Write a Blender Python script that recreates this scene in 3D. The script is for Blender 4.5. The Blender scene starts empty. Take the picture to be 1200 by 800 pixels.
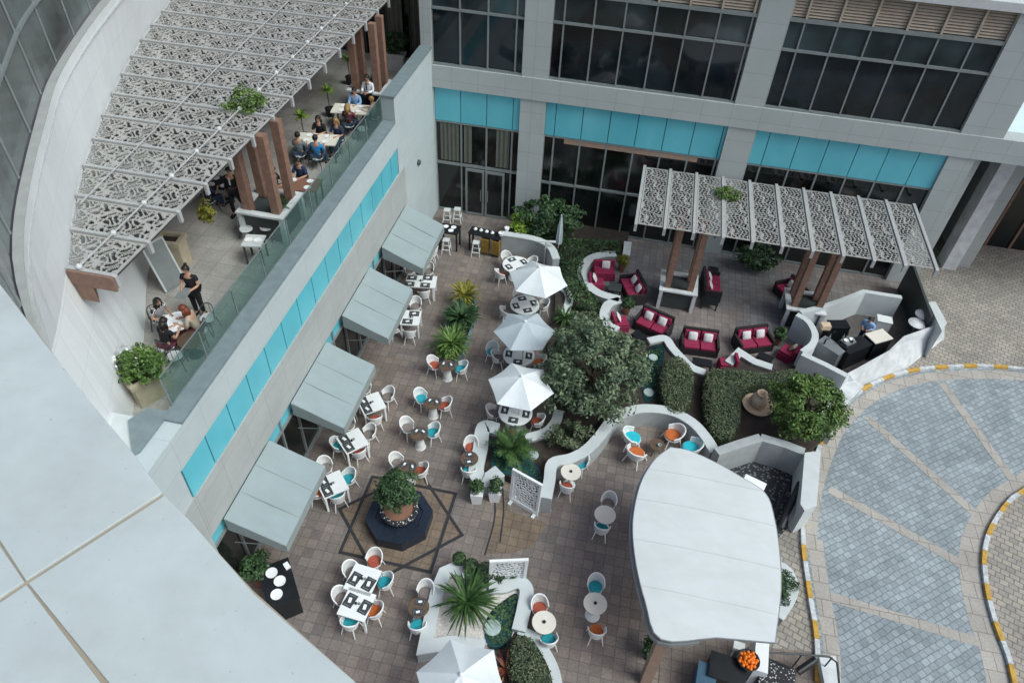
import bpy, math, random
import numpy as np
from mathutils import Vector, Matrix, Quaternion
random.seed(7); RNG = np.random.default_rng(7)
PI = math.pi; R = math.radians
C = bpy.context.scene.collection
scene = bpy.context.scene

# ---------------------------------------------------------------- camera model (surveyed from the facades)
CAMH = 20.0; FPX = 845.86
_p, _r, _y = R(43.6838), R(3.2529), R(-9.7251)
CF = Vector((math.sin(_y)*math.cos(_p), math.cos(_y)*math.cos(_p), -math.sin(_p)))
_r0 = Vector((math.cos(_y), -math.sin(_y), 0)); _u0 = _r0.cross(CF)
CR = math.cos(_r)*_r0 + math.sin(_r)*_u0
CU = -math.sin(_r)*_r0 + math.cos(_r)*_u0
def at(u, v, z=0.0):
    d = CF*FPX + CR*(u-600) - CU*(v-400)
    return Vector((0, 0, CAMH)) + d*((z-CAMH)/d.z)
def A2(u, v, z=0.0):
    q = at(u, v, z); return (q.x, q.y)
def P(pts, z=0.0): return [A2(u, v, z) for u, v in pts]
cd = bpy.data.cameras.new('camera'); cam = bpy.data.objects.new('camera', cd); C.objects.link(cam)
cd.sensor_width = 36; cd.lens = FPX/1200*36; cd.clip_start = 0.1; cd.clip_end = 900
cam.matrix_world = Matrix(((CR.x, CU.x, -CF.x, 0), (CR.y, CU.y, -CF.y, 0), (CR.z, CU.z, -CF.z, CAMH), (0, 0, 0, 1)))
scene.camera = cam

# ---------------------------------------------------------------- light
w = bpy.data.worlds.new('World'); scene.world = w; w.use_nodes = True
nt = w.node_tree; bg = nt.nodes['Background']
sk = nt.nodes.new('ShaderNodeTexSky'); sk.sky_type = 'NISHITA'; sk.sun_disc = False
SUN_EL, SUN_AZ = R(52), R(106)          # azimuth clockwise from +Y
sk.sun_elevation = SUN_EL; sk.sun_rotation = SUN_AZ
sk.air_density = 0.8; sk.dust_density = 5.0; sk.ozone_density = 1.0
nt.links.new(sk.outputs[0], bg.inputs[0]); bg.inputs[1].default_value = 0.135
sd = bpy.data.lights.new('sun', 'SUN'); sun = bpy.data.objects.new('sun', sd); C.objects.link(sun)
sd.energy = 1.4; sd.angle = R(28); sd.color = (0.74, 1.0, 1.03)
sdir = Vector((math.sin(SUN_AZ)*math.cos(SUN_EL), math.cos(SUN_AZ)*math.cos(SUN_EL), math.sin(SUN_EL)))
sun.rotation_euler = sdir.to_track_quat('Z', 'Y').to_euler(); sun.location = (30, -20, 60)
vs = scene.view_settings; vs.view_transform = 'Standard'; vs.look = 'None'; vs.exposure = 0.25; vs.gamma = 1.0

# ---------------------------------------------------------------- materials
def lin(c):
    return tuple((x/12.92 if x <= .04045 else ((x+.055)/1.055)**2.4) for x in (c[0]/255, c[1]/255, c[2]/255))
def _base(name, rough, metal=0, spec=.5):
    m = bpy.data.materials.new(name); m.use_nodes = True
    b = m.node_tree.nodes['Principled BSDF']
    b.inputs['Roughness'].default_value = rough; b.inputs['Metallic'].default_value = metal
    b.inputs['Specular IOR Level'].default_value = spec
    return m, m.node_tree, b
def N(nt, t, **kw):
    n = nt.nodes.new(t)
    for k, v in kw.items():
        if k in n.inputs.keys(): n.inputs[k].default_value = v
        else: setattr(n, k, v)
    return n
def ramp(nt, stops):
    n = nt.nodes.new('ShaderNodeValToRGB'); e = n.color_ramp.elements
    while len(e) < len(stops): e.new(.5)
    for i, (p, c) in enumerate(stops): e[i].position = p; e[i].color = (*c, 1)
    return n
def pos(nt, scale=(1, 1, 1), rot=(0, 0, 0), loc=(0, 0, 0)):
    g = nt.nodes.new('ShaderNodeNewGeometry'); mp = nt.nodes.new('ShaderNodeMapping')
    mp.inputs['Scale'].default_value = scale; mp.inputs['Rotation'].default_value = rot; mp.inputs['Location'].default_value = loc
    nt.links.new(g.outputs['Position'], mp.inputs['Vector']); return mp.outputs[0]
def mixc(nt, fac, a, b, mode='MIX'):
    n = nt.nodes.new('ShaderNodeMix'); n.data_type = 'RGBA'; n.blend_type = mode
    for sock, v in ((n.inputs['Factor'], fac), (n.inputs['A'], a), (n.inputs['B'], b)):
        if isinstance(v, bpy.types.NodeSocket): nt.links.new(v, sock)
        elif isinstance(v, tuple): sock.default_value = (*v, 1) if len(v) == 3 else v
        else: sock.default_value = v
    return n.outputs['Result']
def fin(nt, b, col, hgt=None, strength=.3, dist=.02):
    if isinstance(col, tuple): b.inputs['Base Color'].default_value = (*col, 1)
    else: nt.links.new(col, b.inputs['Base Color'])
    if hgt is not None:
        bp = nt.nodes.new('ShaderNodeBump'); bp.inputs['Strength'].default_value = strength; bp.inputs['Distance'].default_value = dist
        nt.links.new(hgt, bp.inputs['Height']); nt.links.new(bp.outputs[0], b.inputs['Normal'])
def plain(name, col, rough=.6, metal=0, var=.12, scale=3.0, spec=.4, bump=0.0):
    """one coloured material with gentle mottling and dirt"""
    m, nt, b = _base(name, rough, metal, spec)
    n1 = N(nt, 'ShaderNodeTexNoise', Scale=scale, Detail=5.0, Roughness=.65)
    nt.links.new(pos(nt), n1.inputs['Vector'])
    lo = tuple(c*(1-var) for c in col); hi = tuple(min(1, c*(1+var*.7)) for c in col)
    rp = ramp(nt, [(.3, lo), (.7, hi)]); nt.links.new(n1.outputs[0], rp.inputs[0])
    fin(nt, b, rp.outputs[0], n1.outputs[0] if bump else None, bump, .01)
    return m
def bricks(name, c1, c2, mortar, bw, bh, ms, plane='xy', rot=0.0, off=.5, rough=.75, dirt=.25, dscale=.6, bump=.25, spec=.3, tone=None, warp=0.0, grain=.14):
    m, nt, b = _base(name, rough, 0, spec)
    rr = {'xy': (0, 0, rot), 'xz': (R(-90), 0, 0), 'yz': (0, 0, 0)}[plane]
    if plane == 'yz':
        g = nt.nodes.new('ShaderNodeNewGeometry'); s = nt.nodes.new('ShaderNodeSeparateXYZ'); cb = nt.nodes.new('ShaderNodeCombineXYZ')
        nt.links.new(g.outputs['Position'], s.inputs[0]); nt.links.new(s.outputs[1], cb.inputs[0]); nt.links.new(s.outputs[2], cb.inputs[1]); v = cb.outputs[0]
    elif plane == 'xz':
        g = nt.nodes.new('ShaderNodeNewGeometry'); s = nt.nodes.new('ShaderNodeSeparateXYZ'); cb = nt.nodes.new('ShaderNodeCombineXYZ')
        nt.links.new(g.outputs['Position'], s.inputs[0]); nt.links.new(s.outputs[0], cb.inputs[0]); nt.links.new(s.outputs[2], cb.inputs[1]); v = cb.outputs[0]
    else: v = pos(nt, rot=rr)
    if warp:
        nw = N(nt, 'ShaderNodeTexNoise', Scale=1.3, Detail=3.0); nt.links.new(v, nw.inputs['Vector'])
        vm = nt.nodes.new('ShaderNodeVectorMath'); vm.operation = 'MULTIPLY_ADD'
        nt.links.new(nw.outputs['Color'], vm.inputs[0]); vm.inputs[1].default_value = (warp, warp, 0); nt.links.new(v, vm.inputs[2]); v = vm.outputs[0]
    br = nt.nodes.new('ShaderNodeTexBrick'); br.offset = off; br.squash = 1
    br.inputs['Scale'].default_value = 1; br.inputs['Brick Width'].default_value = bw; br.inputs['Row Height'].default_value = bh
    br.inputs['Mortar Size'].default_value = ms; br.inputs['Mortar Smooth'].default_value = .3; br.inputs['Bias'].default_value = 0
    br.inputs['Color1'].default_value = (*c1, 1); br.inputs['Color2'].default_value = (*c2, 1); br.inputs['Mortar'].default_value = (*mortar, 1)
    nt.links.new(v, br.inputs['Vector'])
    n1 = N(nt, 'ShaderNodeTexNoise', Scale=dscale, Detail=7.0, Roughness=.7); nt.links.new(pos(nt), n1.inputs['Vector'])
    d = tuple(1-dirt for _ in range(3)); rp = ramp(nt, [(.32, d), (.62, (1, 1, 1))]); nt.links.new(n1.outputs[0], rp.inputs[0])
    col = mixc(nt, 1.0, br.outputs['Color'], rp.outputs[0], 'MULTIPLY')
    if tone:
        n2 = N(nt, 'ShaderNodeTexNoise', Scale=.28, Detail=4.0); nt.links.new(pos(nt, loc=(13, 5, 2)), n2.inputs['Vector'])
        r2 = ramp(nt, [(.42, (0, 0, 0)), (.62, (1, 1, 1))]); nt.links.new(n2.outputs[0], r2.inputs[0])
        col = mixc(nt, r2.outputs[0], col, mixc(nt, 1.0, col, tone, 'MULTIPLY'))
    n3 = N(nt, 'ShaderNodeTexNoise', Scale=14.0, Detail=3.0); nt.links.new(pos(nt), n3.inputs['Vector'])
    r3 = ramp(nt, [(.3, (1-grain,)*3), (.7, (1+grain*.6,)*3)]); nt.links.new(n3.outputs[0], r3.inputs[0])
    col = mixc(nt, 1.0, col, r3.outputs[0], 'MULTIPLY')
    fin(nt, b, col, br.outputs['Fac'], -bump, .015)
    return m
def leafy(name, c_dark, c_mid, c_light, rough=.55):
    m, nt, b = _base(name, rough, 0, .3)
    g = nt.nodes.new('ShaderNodeNewGeometry')
    rp = ramp(nt, [(0, c_dark), (.5, c_mid), (1, c_light)]); nt.links.new(g.outputs['Random Per Island'], rp.inputs[0])
    n1 = N(nt, 'ShaderNodeTexNoise', Scale=1.6, Detail=3.0); nt.links.new(pos(nt), n1.inputs['Vector'])
    r2 = ramp(nt, [(.35, (.7, .75, .7)), (.65, (1.2, 1.15, 1.0))]); nt.links.new(n1.outputs[0], r2.inputs[0])
    fin(nt, b, mixc(nt, 1.0, rp.outputs[0], r2.outputs[0], 'MULTIPLY')); return m
def darkglass(name, col, rough=.06, spec=.6):
    m, nt, b = _base(name, rough, 0, spec)
    n1 = N(nt, 'ShaderNodeTexNoise', Scale=.45, Detail=3.0); nt.links.new(pos(nt), n1.inputs['Vector'])
    rp = ramp(nt, [(.36, tuple(c*.35 for c in col)), (.66, tuple(c*2.0 for c in col))]); nt.links.new(n1.outputs[0], rp.inputs[0])
    fin(nt, b, rp.outputs[0]); return m
def clearglass(name, tint, a=.25):
    m = bpy.data.materials.new(name); m.use_nodes = True; nt = m.node_tree
    b = nt.nodes['Principled BSDF']; b.inputs['Base Color'].default_value = (*tint, 1); b.inputs['Roughness'].default_value = .05
    t = nt.nodes.new('ShaderNodeBsdfTransparent'); t.inputs[0].default_value = (.82, .92, .9, 1); mx = nt.nodes.new('ShaderNodeMixShader'); mx.inputs[0].default_value = a
    nt.links.new(t.outputs[0], mx.inputs[1]); nt.links.new(b.outputs[0], mx.inputs[2]); nt.links.new(mx.outputs[0], nt.nodes['Material Output'].inputs[0]); return m
M = {}
M['court'] = bricks('court_pavers', (.285, .232, .20), (.195, .165, .148), (.135, .115, .104), .31, .31, .010, rot=R(0), off=0.0, dirt=.24, tone=(.86, .90, .95), warp=.05, grain=.18)
M['tan_paver'] = bricks('tan_pavers', (.25, .185, .13), (.195, .15, .115), (.12, .10, .09), .3, .3, .012, off=0.0, dirt=.35, dscale=1.5)
M['lounge'] = bricks('lounge_pavers', (.24, .235, .24), (.18, .178, .188), (.115, .116, .125), .30, .30, .011, off=0.0, dirt=.35, tone=(1.15, 1.0, .9), warp=.05)
M['drive'] = bricks('blue_grey_cobbles', (.39, .445, .47), (.28, .325, .35), (.2, .23, .245), .235, .19, .016, rot=R(-38), dirt=.3, tone=(.87, .88, .89), bump=.5, warp=.12, dscale=.9)
M['band'] = bricks('beige_setts', (.44, .41, .37), (.39, .365, .33), (.24, .22, .2), .55, .55, .015, dirt=.2)
M['pavement'] = bricks('sandy_cobbles', (.43, .39, .33), (.32, .295, .265), (.2, .185, .165), .26, .2, .02, rot=R(20), dirt=.3, bump=.5, warp=.12)
M['ground'] = plain('far_ground', (.12, .115, .11), .9, var=.25, scale=.4)
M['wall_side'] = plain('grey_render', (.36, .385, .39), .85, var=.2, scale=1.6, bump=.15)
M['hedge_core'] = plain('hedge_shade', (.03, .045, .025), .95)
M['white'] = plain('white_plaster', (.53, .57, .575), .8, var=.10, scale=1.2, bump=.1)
M['white_old'] = plain('weathered_white_stone', (.58, .605, .615), .8, var=.22, scale=2.2, bump=.2)
M['white_tile'] = bricks('white_cladding_tiles', (.80, .835, .84), (.77, .80, .81), (.66, .69, .70), .62, 1.2, .010, plane='yz', off=0.0, rough=.45, dirt=.05, bump=.1, grain=.015)
M['wing_wall'] = bricks('wing_cladding', (.455, .525, .54), (.44, .505, .52), (.35, .41, .42), 1.2, .75, .008, plane='yz', off=0.0, dirt=.08, bump=.1, grain=.02)
M['grey_panel'] = bricks('grey_stone_panels', (.43, .47, .465), (.41, .45, .445), (.30, .325, .32), 1.17, .95, .010, plane='xz', off=0.0, dirt=.09, bump=.1, grain=.03)
M['grey_panel_y'] = bricks('grey_stone_panels_side', (.41, .435, .43), (.385, .41, .405), (.3, .32, .32), 1.2, .9, .010, plane='yz', off=0.0, dirt=.14, bump=.1, grain=.03)
M['cap'] = plain('blue_grey_coping', (.185, .235, .25), .5, var=.15)
M['terrace'] = bricks('terrace_tiles', (.46, .43, .40), (.39, .37, .345), (.28, .27, .255), .6, .6, .01, off=0.0, dirt=.3)
def panelglass():
    m, nt, b = _base('turquoise_glass_panel', .16, 0, .55)
    g = nt.nodes.new('ShaderNodeNewGeometry'); rp = ramp(nt, [(0, (.085, .42, .515)), (.5, (.11, .475, .575)), (1, (.165, .55, .64))]); nt.links.new(g.outputs['Random Per Island'], rp.inputs[0])
    n1 = N(nt, 'ShaderNodeTexNoise', Scale=.9, Detail=4.0); nt.links.new(pos(nt, scale=(1, 1, .35)), n1.inputs['Vector'])
    r2 = ramp(nt, [(.3, (.88, .9, .9)), (.7, (1.06, 1.05, 1.04))]); nt.links.new(n1.outputs[0], r2.inputs[0])
    fin(nt, b, mixc(nt, 1.0, rp.outputs[0], r2.outputs[0], 'MULTIPLY')); return m
M['turq'] = panelglass()
M['glass_upper_reflect'] = darkglass('upper_reflection_glass', (.020, .034, .037), .06, .6)  # upper panes: paler green tint stands for their reflection
M['glass'] = darkglass('dark_window_glass', (.008, .0125, .016), .05, .45)  # lifted, patchy tone stands in for reflections in the panes
M['shopglass'] = darkglass('shopfront_glass', (.008, .010, .010), .1)
M['towerglass'] = darkglass('tower_glass', (.06, .075, .075), .12, .5)
M['rail_glass'] = clearglass('rail_glass', (.12, .2, .19), .22)
M['frame'] = plain('aluminium_frame', (.26, .29, .29), .4, .3)
M['frame_dark'] = plain('dark_frame', (.05, .06, .06), .5)
M['sill'] = plain('pale_sill', (.55, .57, .57), .6)
M['louver'] = plain('tan_louvre', (.42, .36, .28), .6)
M['roof'] = plain('pale_roof_membrane', (.58, .70, .76), .7, var=.06)
M['roof_sheet'] = plain('lattice_shade_sheet', (.055, .06, .062), .7, var=.3)  # dark tone stands for deep shade under the lattice
M['frosted'] = plain('frosted_sheet', (.26, .29, .28), .5, var=.15)
M['lattice'] = plain('silver_lattice', (.36, .355, .34), .55, .0, var=.12)
M['lattice_white'] = plain('white_lattice', (.74, .76, .77), .6, var=.06)
M['beam'] = plain('pale_beam', (.38, .385, .385), .55, var=.1)
M['wood'] = plain('brown_post', (.23, .135, .10), .6, var=.25, scale=6)
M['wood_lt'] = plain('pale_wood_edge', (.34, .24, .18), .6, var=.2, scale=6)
M['awning'] = plain('pale_awning_fabric', (.265, .325, .34), .85, var=.05, scale=1.5)
M['awning_side'] = plain('awning_side_fabric', (.25, .29, .29), .85, var=.08)
M['umb'] = plain('white_canvas', (.66, .70, .72), .85, var=.05)
M['umb_grey'] = plain('pale_grey_canvas', (.42, .48, .52), .85, var=.05)
M['canopy'] = plain('white_membrane', (.58, .61, .62), .75, var=.03, scale=1.1)
M['steel'] = plain('grey_steel', (.3, .33, .34), .4, .5)
M['slab'] = plain('white_ledge_panel', (.46, .51, .51), .6, var=.09, scale=2.6)
def speck(m, amount=.35, st=.86):
    nt = m.node_tree; b = nt.nodes['Principled BSDF']; src = b.inputs['Base Color'].links[0].from_socket
    n1 = N(nt, 'ShaderNodeTexNoise', Scale=42.0, Detail=2.0); nt.links.new(pos(nt), n1.inputs['Vector'])
    n2 = N(nt, 'ShaderNodeTexNoise', Scale=.8, Detail=6.0, Roughness=.7); nt.links.new(pos(nt, scale=(1, 2.2, 1)), n2.inputs['Vector'])
    r1 = ramp(nt, [(.22, (1-amount,)*3), (.30, (1, 1, 1))]); nt.links.new(n1.outputs[0], r1.inputs[0])
    r2 = ramp(nt, [(.36, (st, st, st*.975)), (.56, (1, 1, 1))]); nt.links.new(n2.outputs[0], r2.inputs[0])
    nt.links.new(mixc(nt, 1.0, mixc(nt, 1.0, src, r1.outputs[0], 'MULTIPLY'), r2.outputs[0], 'MULTIPLY'), b.inputs['Base Color'])
speck(M['slab'], .3, .93); speck(M['canopy'], .15, .94); speck(M['awning'], .15, .96)
M['slab_joint'] = plain('sandy_joint', (.33, .285, .22), .9)
M['white_furn'] = plain('white_lacquer', (.76, .78, .78), .45, var=.05)
M['cane'] = plain('white_cane', (.66, .67, .66), .65, var=.12, scale=12)
M['teal'] = plain('teal_cushion', (.02, .30, .36), .85, var=.15, scale=6)
M['teal_lt'] = plain('bright_turquoise_cushion', (.02, .46, .56), .85, var=.12, scale=6)
M['orange'] = plain('orange_cushion', (.52, .135, .035), .85, var=.15, scale=6)
M['rust'] = plain('rust_cushion', (.34, .075, .045), .85, var=.15, scale=6)
M['taupe'] = plain('taupe_cushion', (.19, .16, .15), .85, var=.15, scale=6)
M['crimson'] = plain('crimson_cushion', (.25, .018, .062), .85, var=.18, scale=6)
M['wicker'] = plain('dark_wicker', (.022, .018, .02), .7, var=.3, scale=20)
M['placemat'] = plain('charcoal_placemat', (.045, .05, .055), .8, var=.2, scale=9)
M['pillow'] = plain('offwhite_cushion', (.60, .58, .59), .85, var=.12, scale=9)
M['napkin'] = plain('white_napkin', (.8, .81, .82), .8, var=.05)
M['table_wood'] = plain('brown_table_wood', (.115, .075, .05), .6, var=.25, scale=8)
M['cream'] = plain('cream_tabletop', (.72, .68, .60), .5, var=.05)
M['cream_stone'] = plain('cream_stone', (.46, .40, .29), .8, var=.18, scale=3)
M['black'] = plain('black_counter', (.012, .014, .017), .4, var=.3, scale=5)
M['bluebox'] = plain('blue_grey_panel', (.045, .105, .165), .6)
M['yellow'] = plain('mustard_cloth', (.26, .16, .03), .85, var=.3, scale=6)
M['leaf_dark'] = leafy('dark_green_leaves', (.018, .045, .022), (.04, .088, .04), (.08, .14, .06))
M['leaf_olive'] = leafy('grey_green_leaves', (.045, .08, .05), (.11, .16, .105), (.20, .25, .165))
M['leaf_bright'] = leafy('bright_green_leaves', (.04, .085, .022), (.09, .165, .042), (.18, .27, .085))
M['leaf_lime'] = leafy('lime_leaves', (.07, .14, .015), (.15, .26, .03), (.27, .38, .07))
M['leaf_hedge'] = leafy('hedge_leaves', (.065, .09, .055), (.10, .13, .08), (.145, .175, .105))
M['leaf_palm'] = leafy('palm_leaves', (.018, .05, .018), (.04, .095, .03), (.085, .15, .045))
M['leaf_red'] = leafy('red_leaves', (.09, .02, .02), (.17, .05, .03), (.25, .1, .05))
M['leaf_yellow'] = leafy('yellow_green_leaves', (.10, .12, .02), (.2, .2, .03), (.33, .28, .06))
M['flower'] = plain('white_petals', (.75, .76, .74), .7)
M['bark'] = plain('bark', (.10, .075, .055), .9, var=.3, scale=9, bump=.4)
M['soil'] = plain('dark_soil', (.045, .036, .03), .95, var=.4, scale=4, bump=.5)
M['water'] = darkglass('pond_water', (.012, .045, .05), .08, .5)
M['pebble'] = plain('white_pebbles', (.62, .58, .55), .8, var=.35, scale=18)
M['stone'] = plain('pale_stepping_stone', (.38, .47, .46), .8, var=.2, scale=6)
M['terracotta'] = plain('terracotta', (.24, .12, .08), .8, var=.2, scale=6)
M['clay'] = plain('sandy_clay', (.62, .48, .34), .8, var=.2, scale=5)
M['basin'] = plain('dark_blue_basin_tile', (.017, .024, .04), .35, var=.35, scale=9)
M['line'] = plain('charcoal_inlay', (.028, .029, .032), .7, var=.2)
M['kerb_w'] = plain('white_kerb_paint', (.52, .55, .56), .7, var=.35, scale=7)
M['kerb_y'] = plain('yellow_kerb_paint', (.52, .31, .06), .7, var=.35, scale=7)
M['skin'] = plain('skin', (.46, .26, .18), .6, var=.08)
M['skin_dk'] = plain('brown_skin', (.26, .14, .09), .6, var=.08)
M['hair_dk'] = plain('dark_hair', (.014, .01, .009), .5, var=.3, scale=30)
M['hair_red'] = plain('red_brown_hair', (.15, .035, .014), .5, var=.3, scale=30)
M['hair_bl'] = plain('fair_hair', (.30, .17, .07), .5, var=.3, scale=30)
M['c_white'] = plain('white_cloth', (.72, .75, .8), .85)
M['c_black'] = plain('black_cloth', (.012, .012, .016), .85)
M['c_navy'] = plain('navy_cloth', (.02, .035, .085), .85)
M['c_ltblue'] = plain('light_blue_cloth', (.25, .42, .68), .85)
M['c_blue'] = plain('bright_blue_cloth', (.02, .24, .55), .85)
M['c_grey'] = plain('grey_cloth', (.16, .2, .23), .85)
M['c_beige'] = plain('beige_cloth', (.42, .35, .27), .85)
M['c_denim'] = plain('denim', (.04, .07, .12), .85)
M['c_plum'] = plain('plum_cloth', (.12, .03, .05), .85)
def stripes():
    m, nt, b = _base('striped_cloth', .85)
    tc = nt.nodes.new('ShaderNodeTexCoord'); wv = nt.nodes.new('ShaderNodeTexWave'); wv.inputs['Scale'].default_value = 7.0; wv.bands_direction = 'DIAGONAL'
    nt.links.new(tc.outputs['Object'], wv.inputs['Vector'])
    rp = ramp(nt, [(.45, (.02, .02, .03)), (.55, (.6, .6, .62))]); nt.links.new(wv.outputs[0], rp.inputs[0]); fin(nt, b, rp.outputs[0]); return m
M['c_stripe'] = stripes()
M['curtain'] = plain('grey_green_curtain', (.10, .11, .09), .9)
def pied(name, ca, cb, scale, t=.5):
    m, nt, b = _base(name, .7)
    n1 = N(nt, 'ShaderNodeTexVoronoi', Scale=scale); tc = nt.nodes.new('ShaderNodeTexCoord'); nt.links.new(tc.outputs['Object'], n1.inputs['Vector'])
    rp = ramp(nt, [(t-.03, ca), (t+.03, cb)]); nt.links.new(n1.outputs['Distance'], rp.inputs[0]); fin(nt, b, rp.outputs[0]); return m
M['mosaic'] = pied('mosaic_rim', (.6, .6, .58), (.02, .02, .025), 14.0, .3)
M['pied'] = pied('black_white_pattern', (.55, .55, .55), (.012, .012, .015), 16.0, .28)

# ---------------------------------------------------------------- mesh building
class MB:
    def __init__(s): s.v = []; s.f = []; s.mi = []; s.cur = 0
    def add(s, vs, fs):
        o = len(s.v); s.v += [tuple(q) for q in vs]
        s.f += [tuple(i+o for i in f) for f in fs]; s.mi += [s.cur]*len(fs); return s
    def obox(s, c, size, rz=0.0, tilt=None, taper=1.0):
        a, b, h = size[0]/2, size[1]/2, size[2]/2
        pts = [Vector((x*(taper if z > 0 else 1), y*(taper if z > 0 else 1), z)) for z in (-h, h) for x, y in ((-a, -b), (a, -b), (a, b), (-a, b))]
        m = Matrix.Rotation(rz, 3, 'Z')
        if tilt: m = m @ Matrix.Rotation(tilt[0], 3, tilt[1])
        c = Vector(c)
        return s.add([m @ q + c for q in pts], [(3, 2, 1, 0), (4, 5, 6, 7), (0, 1, 5, 4), (1, 2, 6, 5), (2, 3, 7, 6), (3, 0, 4, 7)])
    def box(s, x0, x1, y0, y1, z0, z1): return s.obox(((x0+x1)/2, (y0+y1)/2, (z0+z1)/2), (x1-x0, y1-y0, z1-z0))
    def prism(s, poly, z0, z1, caps=True):
        n = len(poly); ar = sum(poly[i][0]*poly[(i+1) % n][1]-poly[(i+1) % n][0]*poly[i][1] for i in range(n))
        if ar < 0: poly = poly[::-1]
        zf0 = z0 if callable(z0) else (lambda x, y: z0); zf1 = z1 if callable(z1) else (lambda x, y: z1)
        vs = [(p[0], p[1], zf0(p[0], p[1])) for p in poly]+[(p[0], p[1], zf1(p[0], p[1])) for p in poly]
        fs = [(i, (i+1) % n, n+(i+1) % n, n+i) for i in range(n)]
        if caps: fs += [tuple(range(n-1, -1, -1)), tuple(range(n, 2*n))]
        return s.add(vs, fs)
    def tube(s, pts, r, n=6, cap=True):
        pts = [Vector(q) for q in pts]; k = len(pts); rs = r if isinstance(r, (list, tuple)) else [r]*k
        vs = []; fs = []; prev = None
        for i, q in enumerate(pts):
            d = (pts[min(i+1, k-1)]-pts[max(i-1, 0)]).normalized()
            if prev is None: u = d.orthogonal().normalized()
            else: u = (prev - d*prev.dot(d)); u = u.normalized() if u.length > 1e-5 else d.orthogonal().normalized()
            prev = u; w_ = d.cross(u)
            for j in range(n):
                a = 2*PI*j/n; vs.append(q + (u*math.cos(a)+w_*math.sin(a))*rs[i])
        for i in range(k-1):
            for j in range(n): fs.append((i*n+j, i*n+(j+1) % n, (i+1)*n+(j+1) % n, (i+1)*n+j))
        if cap: fs += [tuple(range(n-1, -1, -1)), tuple(range((k-1)*n, k*n))]
        return s.add(vs, fs)
    def bar(s, a, b, w_, h):
        a, b = Vector(a), Vector(b); d = (b-a); L = d.length; d.normalize()
        side = d.cross(Vector((0, 0, 1)))
        side = side.normalized() if side.length > 1e-4 else Vector((1, 0, 0))
        up = side.cross(d); vs = []
        for q in (a, b):
            for x, y in ((-1, -1), (1, -1), (1, 1), (-1, 1)): vs.append(q+side*x*w_/2+up*y*h/2)
        return s.add(vs, [(0, 1, 2, 3), (7, 6, 5, 4), (0, 4, 5, 1), (1, 5, 6, 2), (2, 6, 7, 3), (3, 7, 4, 0)])
    def lathe(s, prof, c=(0, 0, 0), n=20, sx=1, sy=1):
        vs = []; fs = []
        for r, z in prof:
            for j in range(n):
                a = 2*PI*j/n; vs.append((c[0]+r*sx*math.cos(a), c[1]+r*sy*math.sin(a), c[2]+z))
        for i in range(len(prof)-1):
            for j in range(n): fs.append((i*n+j, i*n+(j+1) % n, (i+1)*n+(j+1) % n, (i+1)*n+j))
        fs += [tuple(range(n-1, -1, -1)), tuple(range((len(prof)-1)*n, len(prof)*n))]
        return s.add(vs, fs)
    def ball(s, c, r, n=12, m=7, sc=(1, 1, 1)):
        prof = [(max(1e-3, math.sin(PI*i/m))*r, -math.cos(PI*i/m)*r*sc[2]) for i in range(m+1)]
        return s.lathe(prof, c, n, sc[0], sc[1])
    def wall(s, pts, wd, z0, z1, closed=False):
        """mitred wall along a plan polyline"""
        pts = [Vector((q[0], q[1])) for q in pts]; k = len(pts); L = []; Rr = []
        for i in range(k):
            a = pts[i-1] if (i > 0 or closed) else None; b = pts[(i+1) % k] if (i < k-1 or closed) else None
            d1 = (pts[i]-a).normalized() if a is not None else (b-pts[i]).normalized()
            d2 = (b-pts[i]).normalized() if b is not None else d1
            t = (d1+d2); t = t.normalized() if t.length > 1e-4 else d1
            nn = Vector((-t.y, t.x)); sc = 1/max(.45, nn.dot(Vector((-d1.y, d1.x))))
            L.append(pts[i]+nn*wd/2*sc); Rr.append(pts[i]-nn*wd/2*sc)
        vs = [(q.x, q.y, z) for z in (z0, z1) for S in (L, Rr) for q in S]; fs = []
        e = k if closed else k-1
        for i in range(e):
            j = (i+1) % k
            fs += [(2*k+i, 3*k+i, 3*k+j, 2*k+j), (i, 2*k+i, 2*k+j, j), (k+i, k+j, 3*k+j, 3*k+i), (i, j, k+j, k+i)]
        if not closed: fs += [(0, k, 3*k, 2*k), (k-1, 3*k-1, 4*k-1, 2*k-1)]
        return s.add(vs, fs)
    def build(s, name, mat, parent=None, smooth=False, bevel=0.0):
        me = bpy.data.meshes.new(name); off = Vector((0, 0, 0))
        vs = s.v
        if parent is not None:
            off = world_loc(parent); vs = [(a-off.x, b-off.y, c-off.z) for a, b, c in vs] if off.length > 0 and not parent.get('_local') else vs
        me.from_pydata(vs, [], s.f)
        mats = mat if isinstance(mat, list) else [mat]
        for m_ in mats: me.materials.append(m_)
        if len(mats) > 1: me.polygons.foreach_set('material_index', s.mi)
        if smooth: me.polygons.foreach_set('use_smooth', [True]*len(s.f))
        me.update()
        o = bpy.data.objects.new(name, me); C.objects.link(o)
        if parent is not None:
            o.parent = parent
            if parent.get('_local'): o['_local'] = 1
        if bevel:
            bv = o.modifiers.new('bevel', 'BEVEL'); bv.width = bevel; bv.segments = 2; bv.limit_method = 'ANGLE'
        return o
def world_loc(o):
    l = Vector(o.location); p = o.parent
    while p is not None: l += Vector(p.location); p = p.parent
    return l
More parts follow.
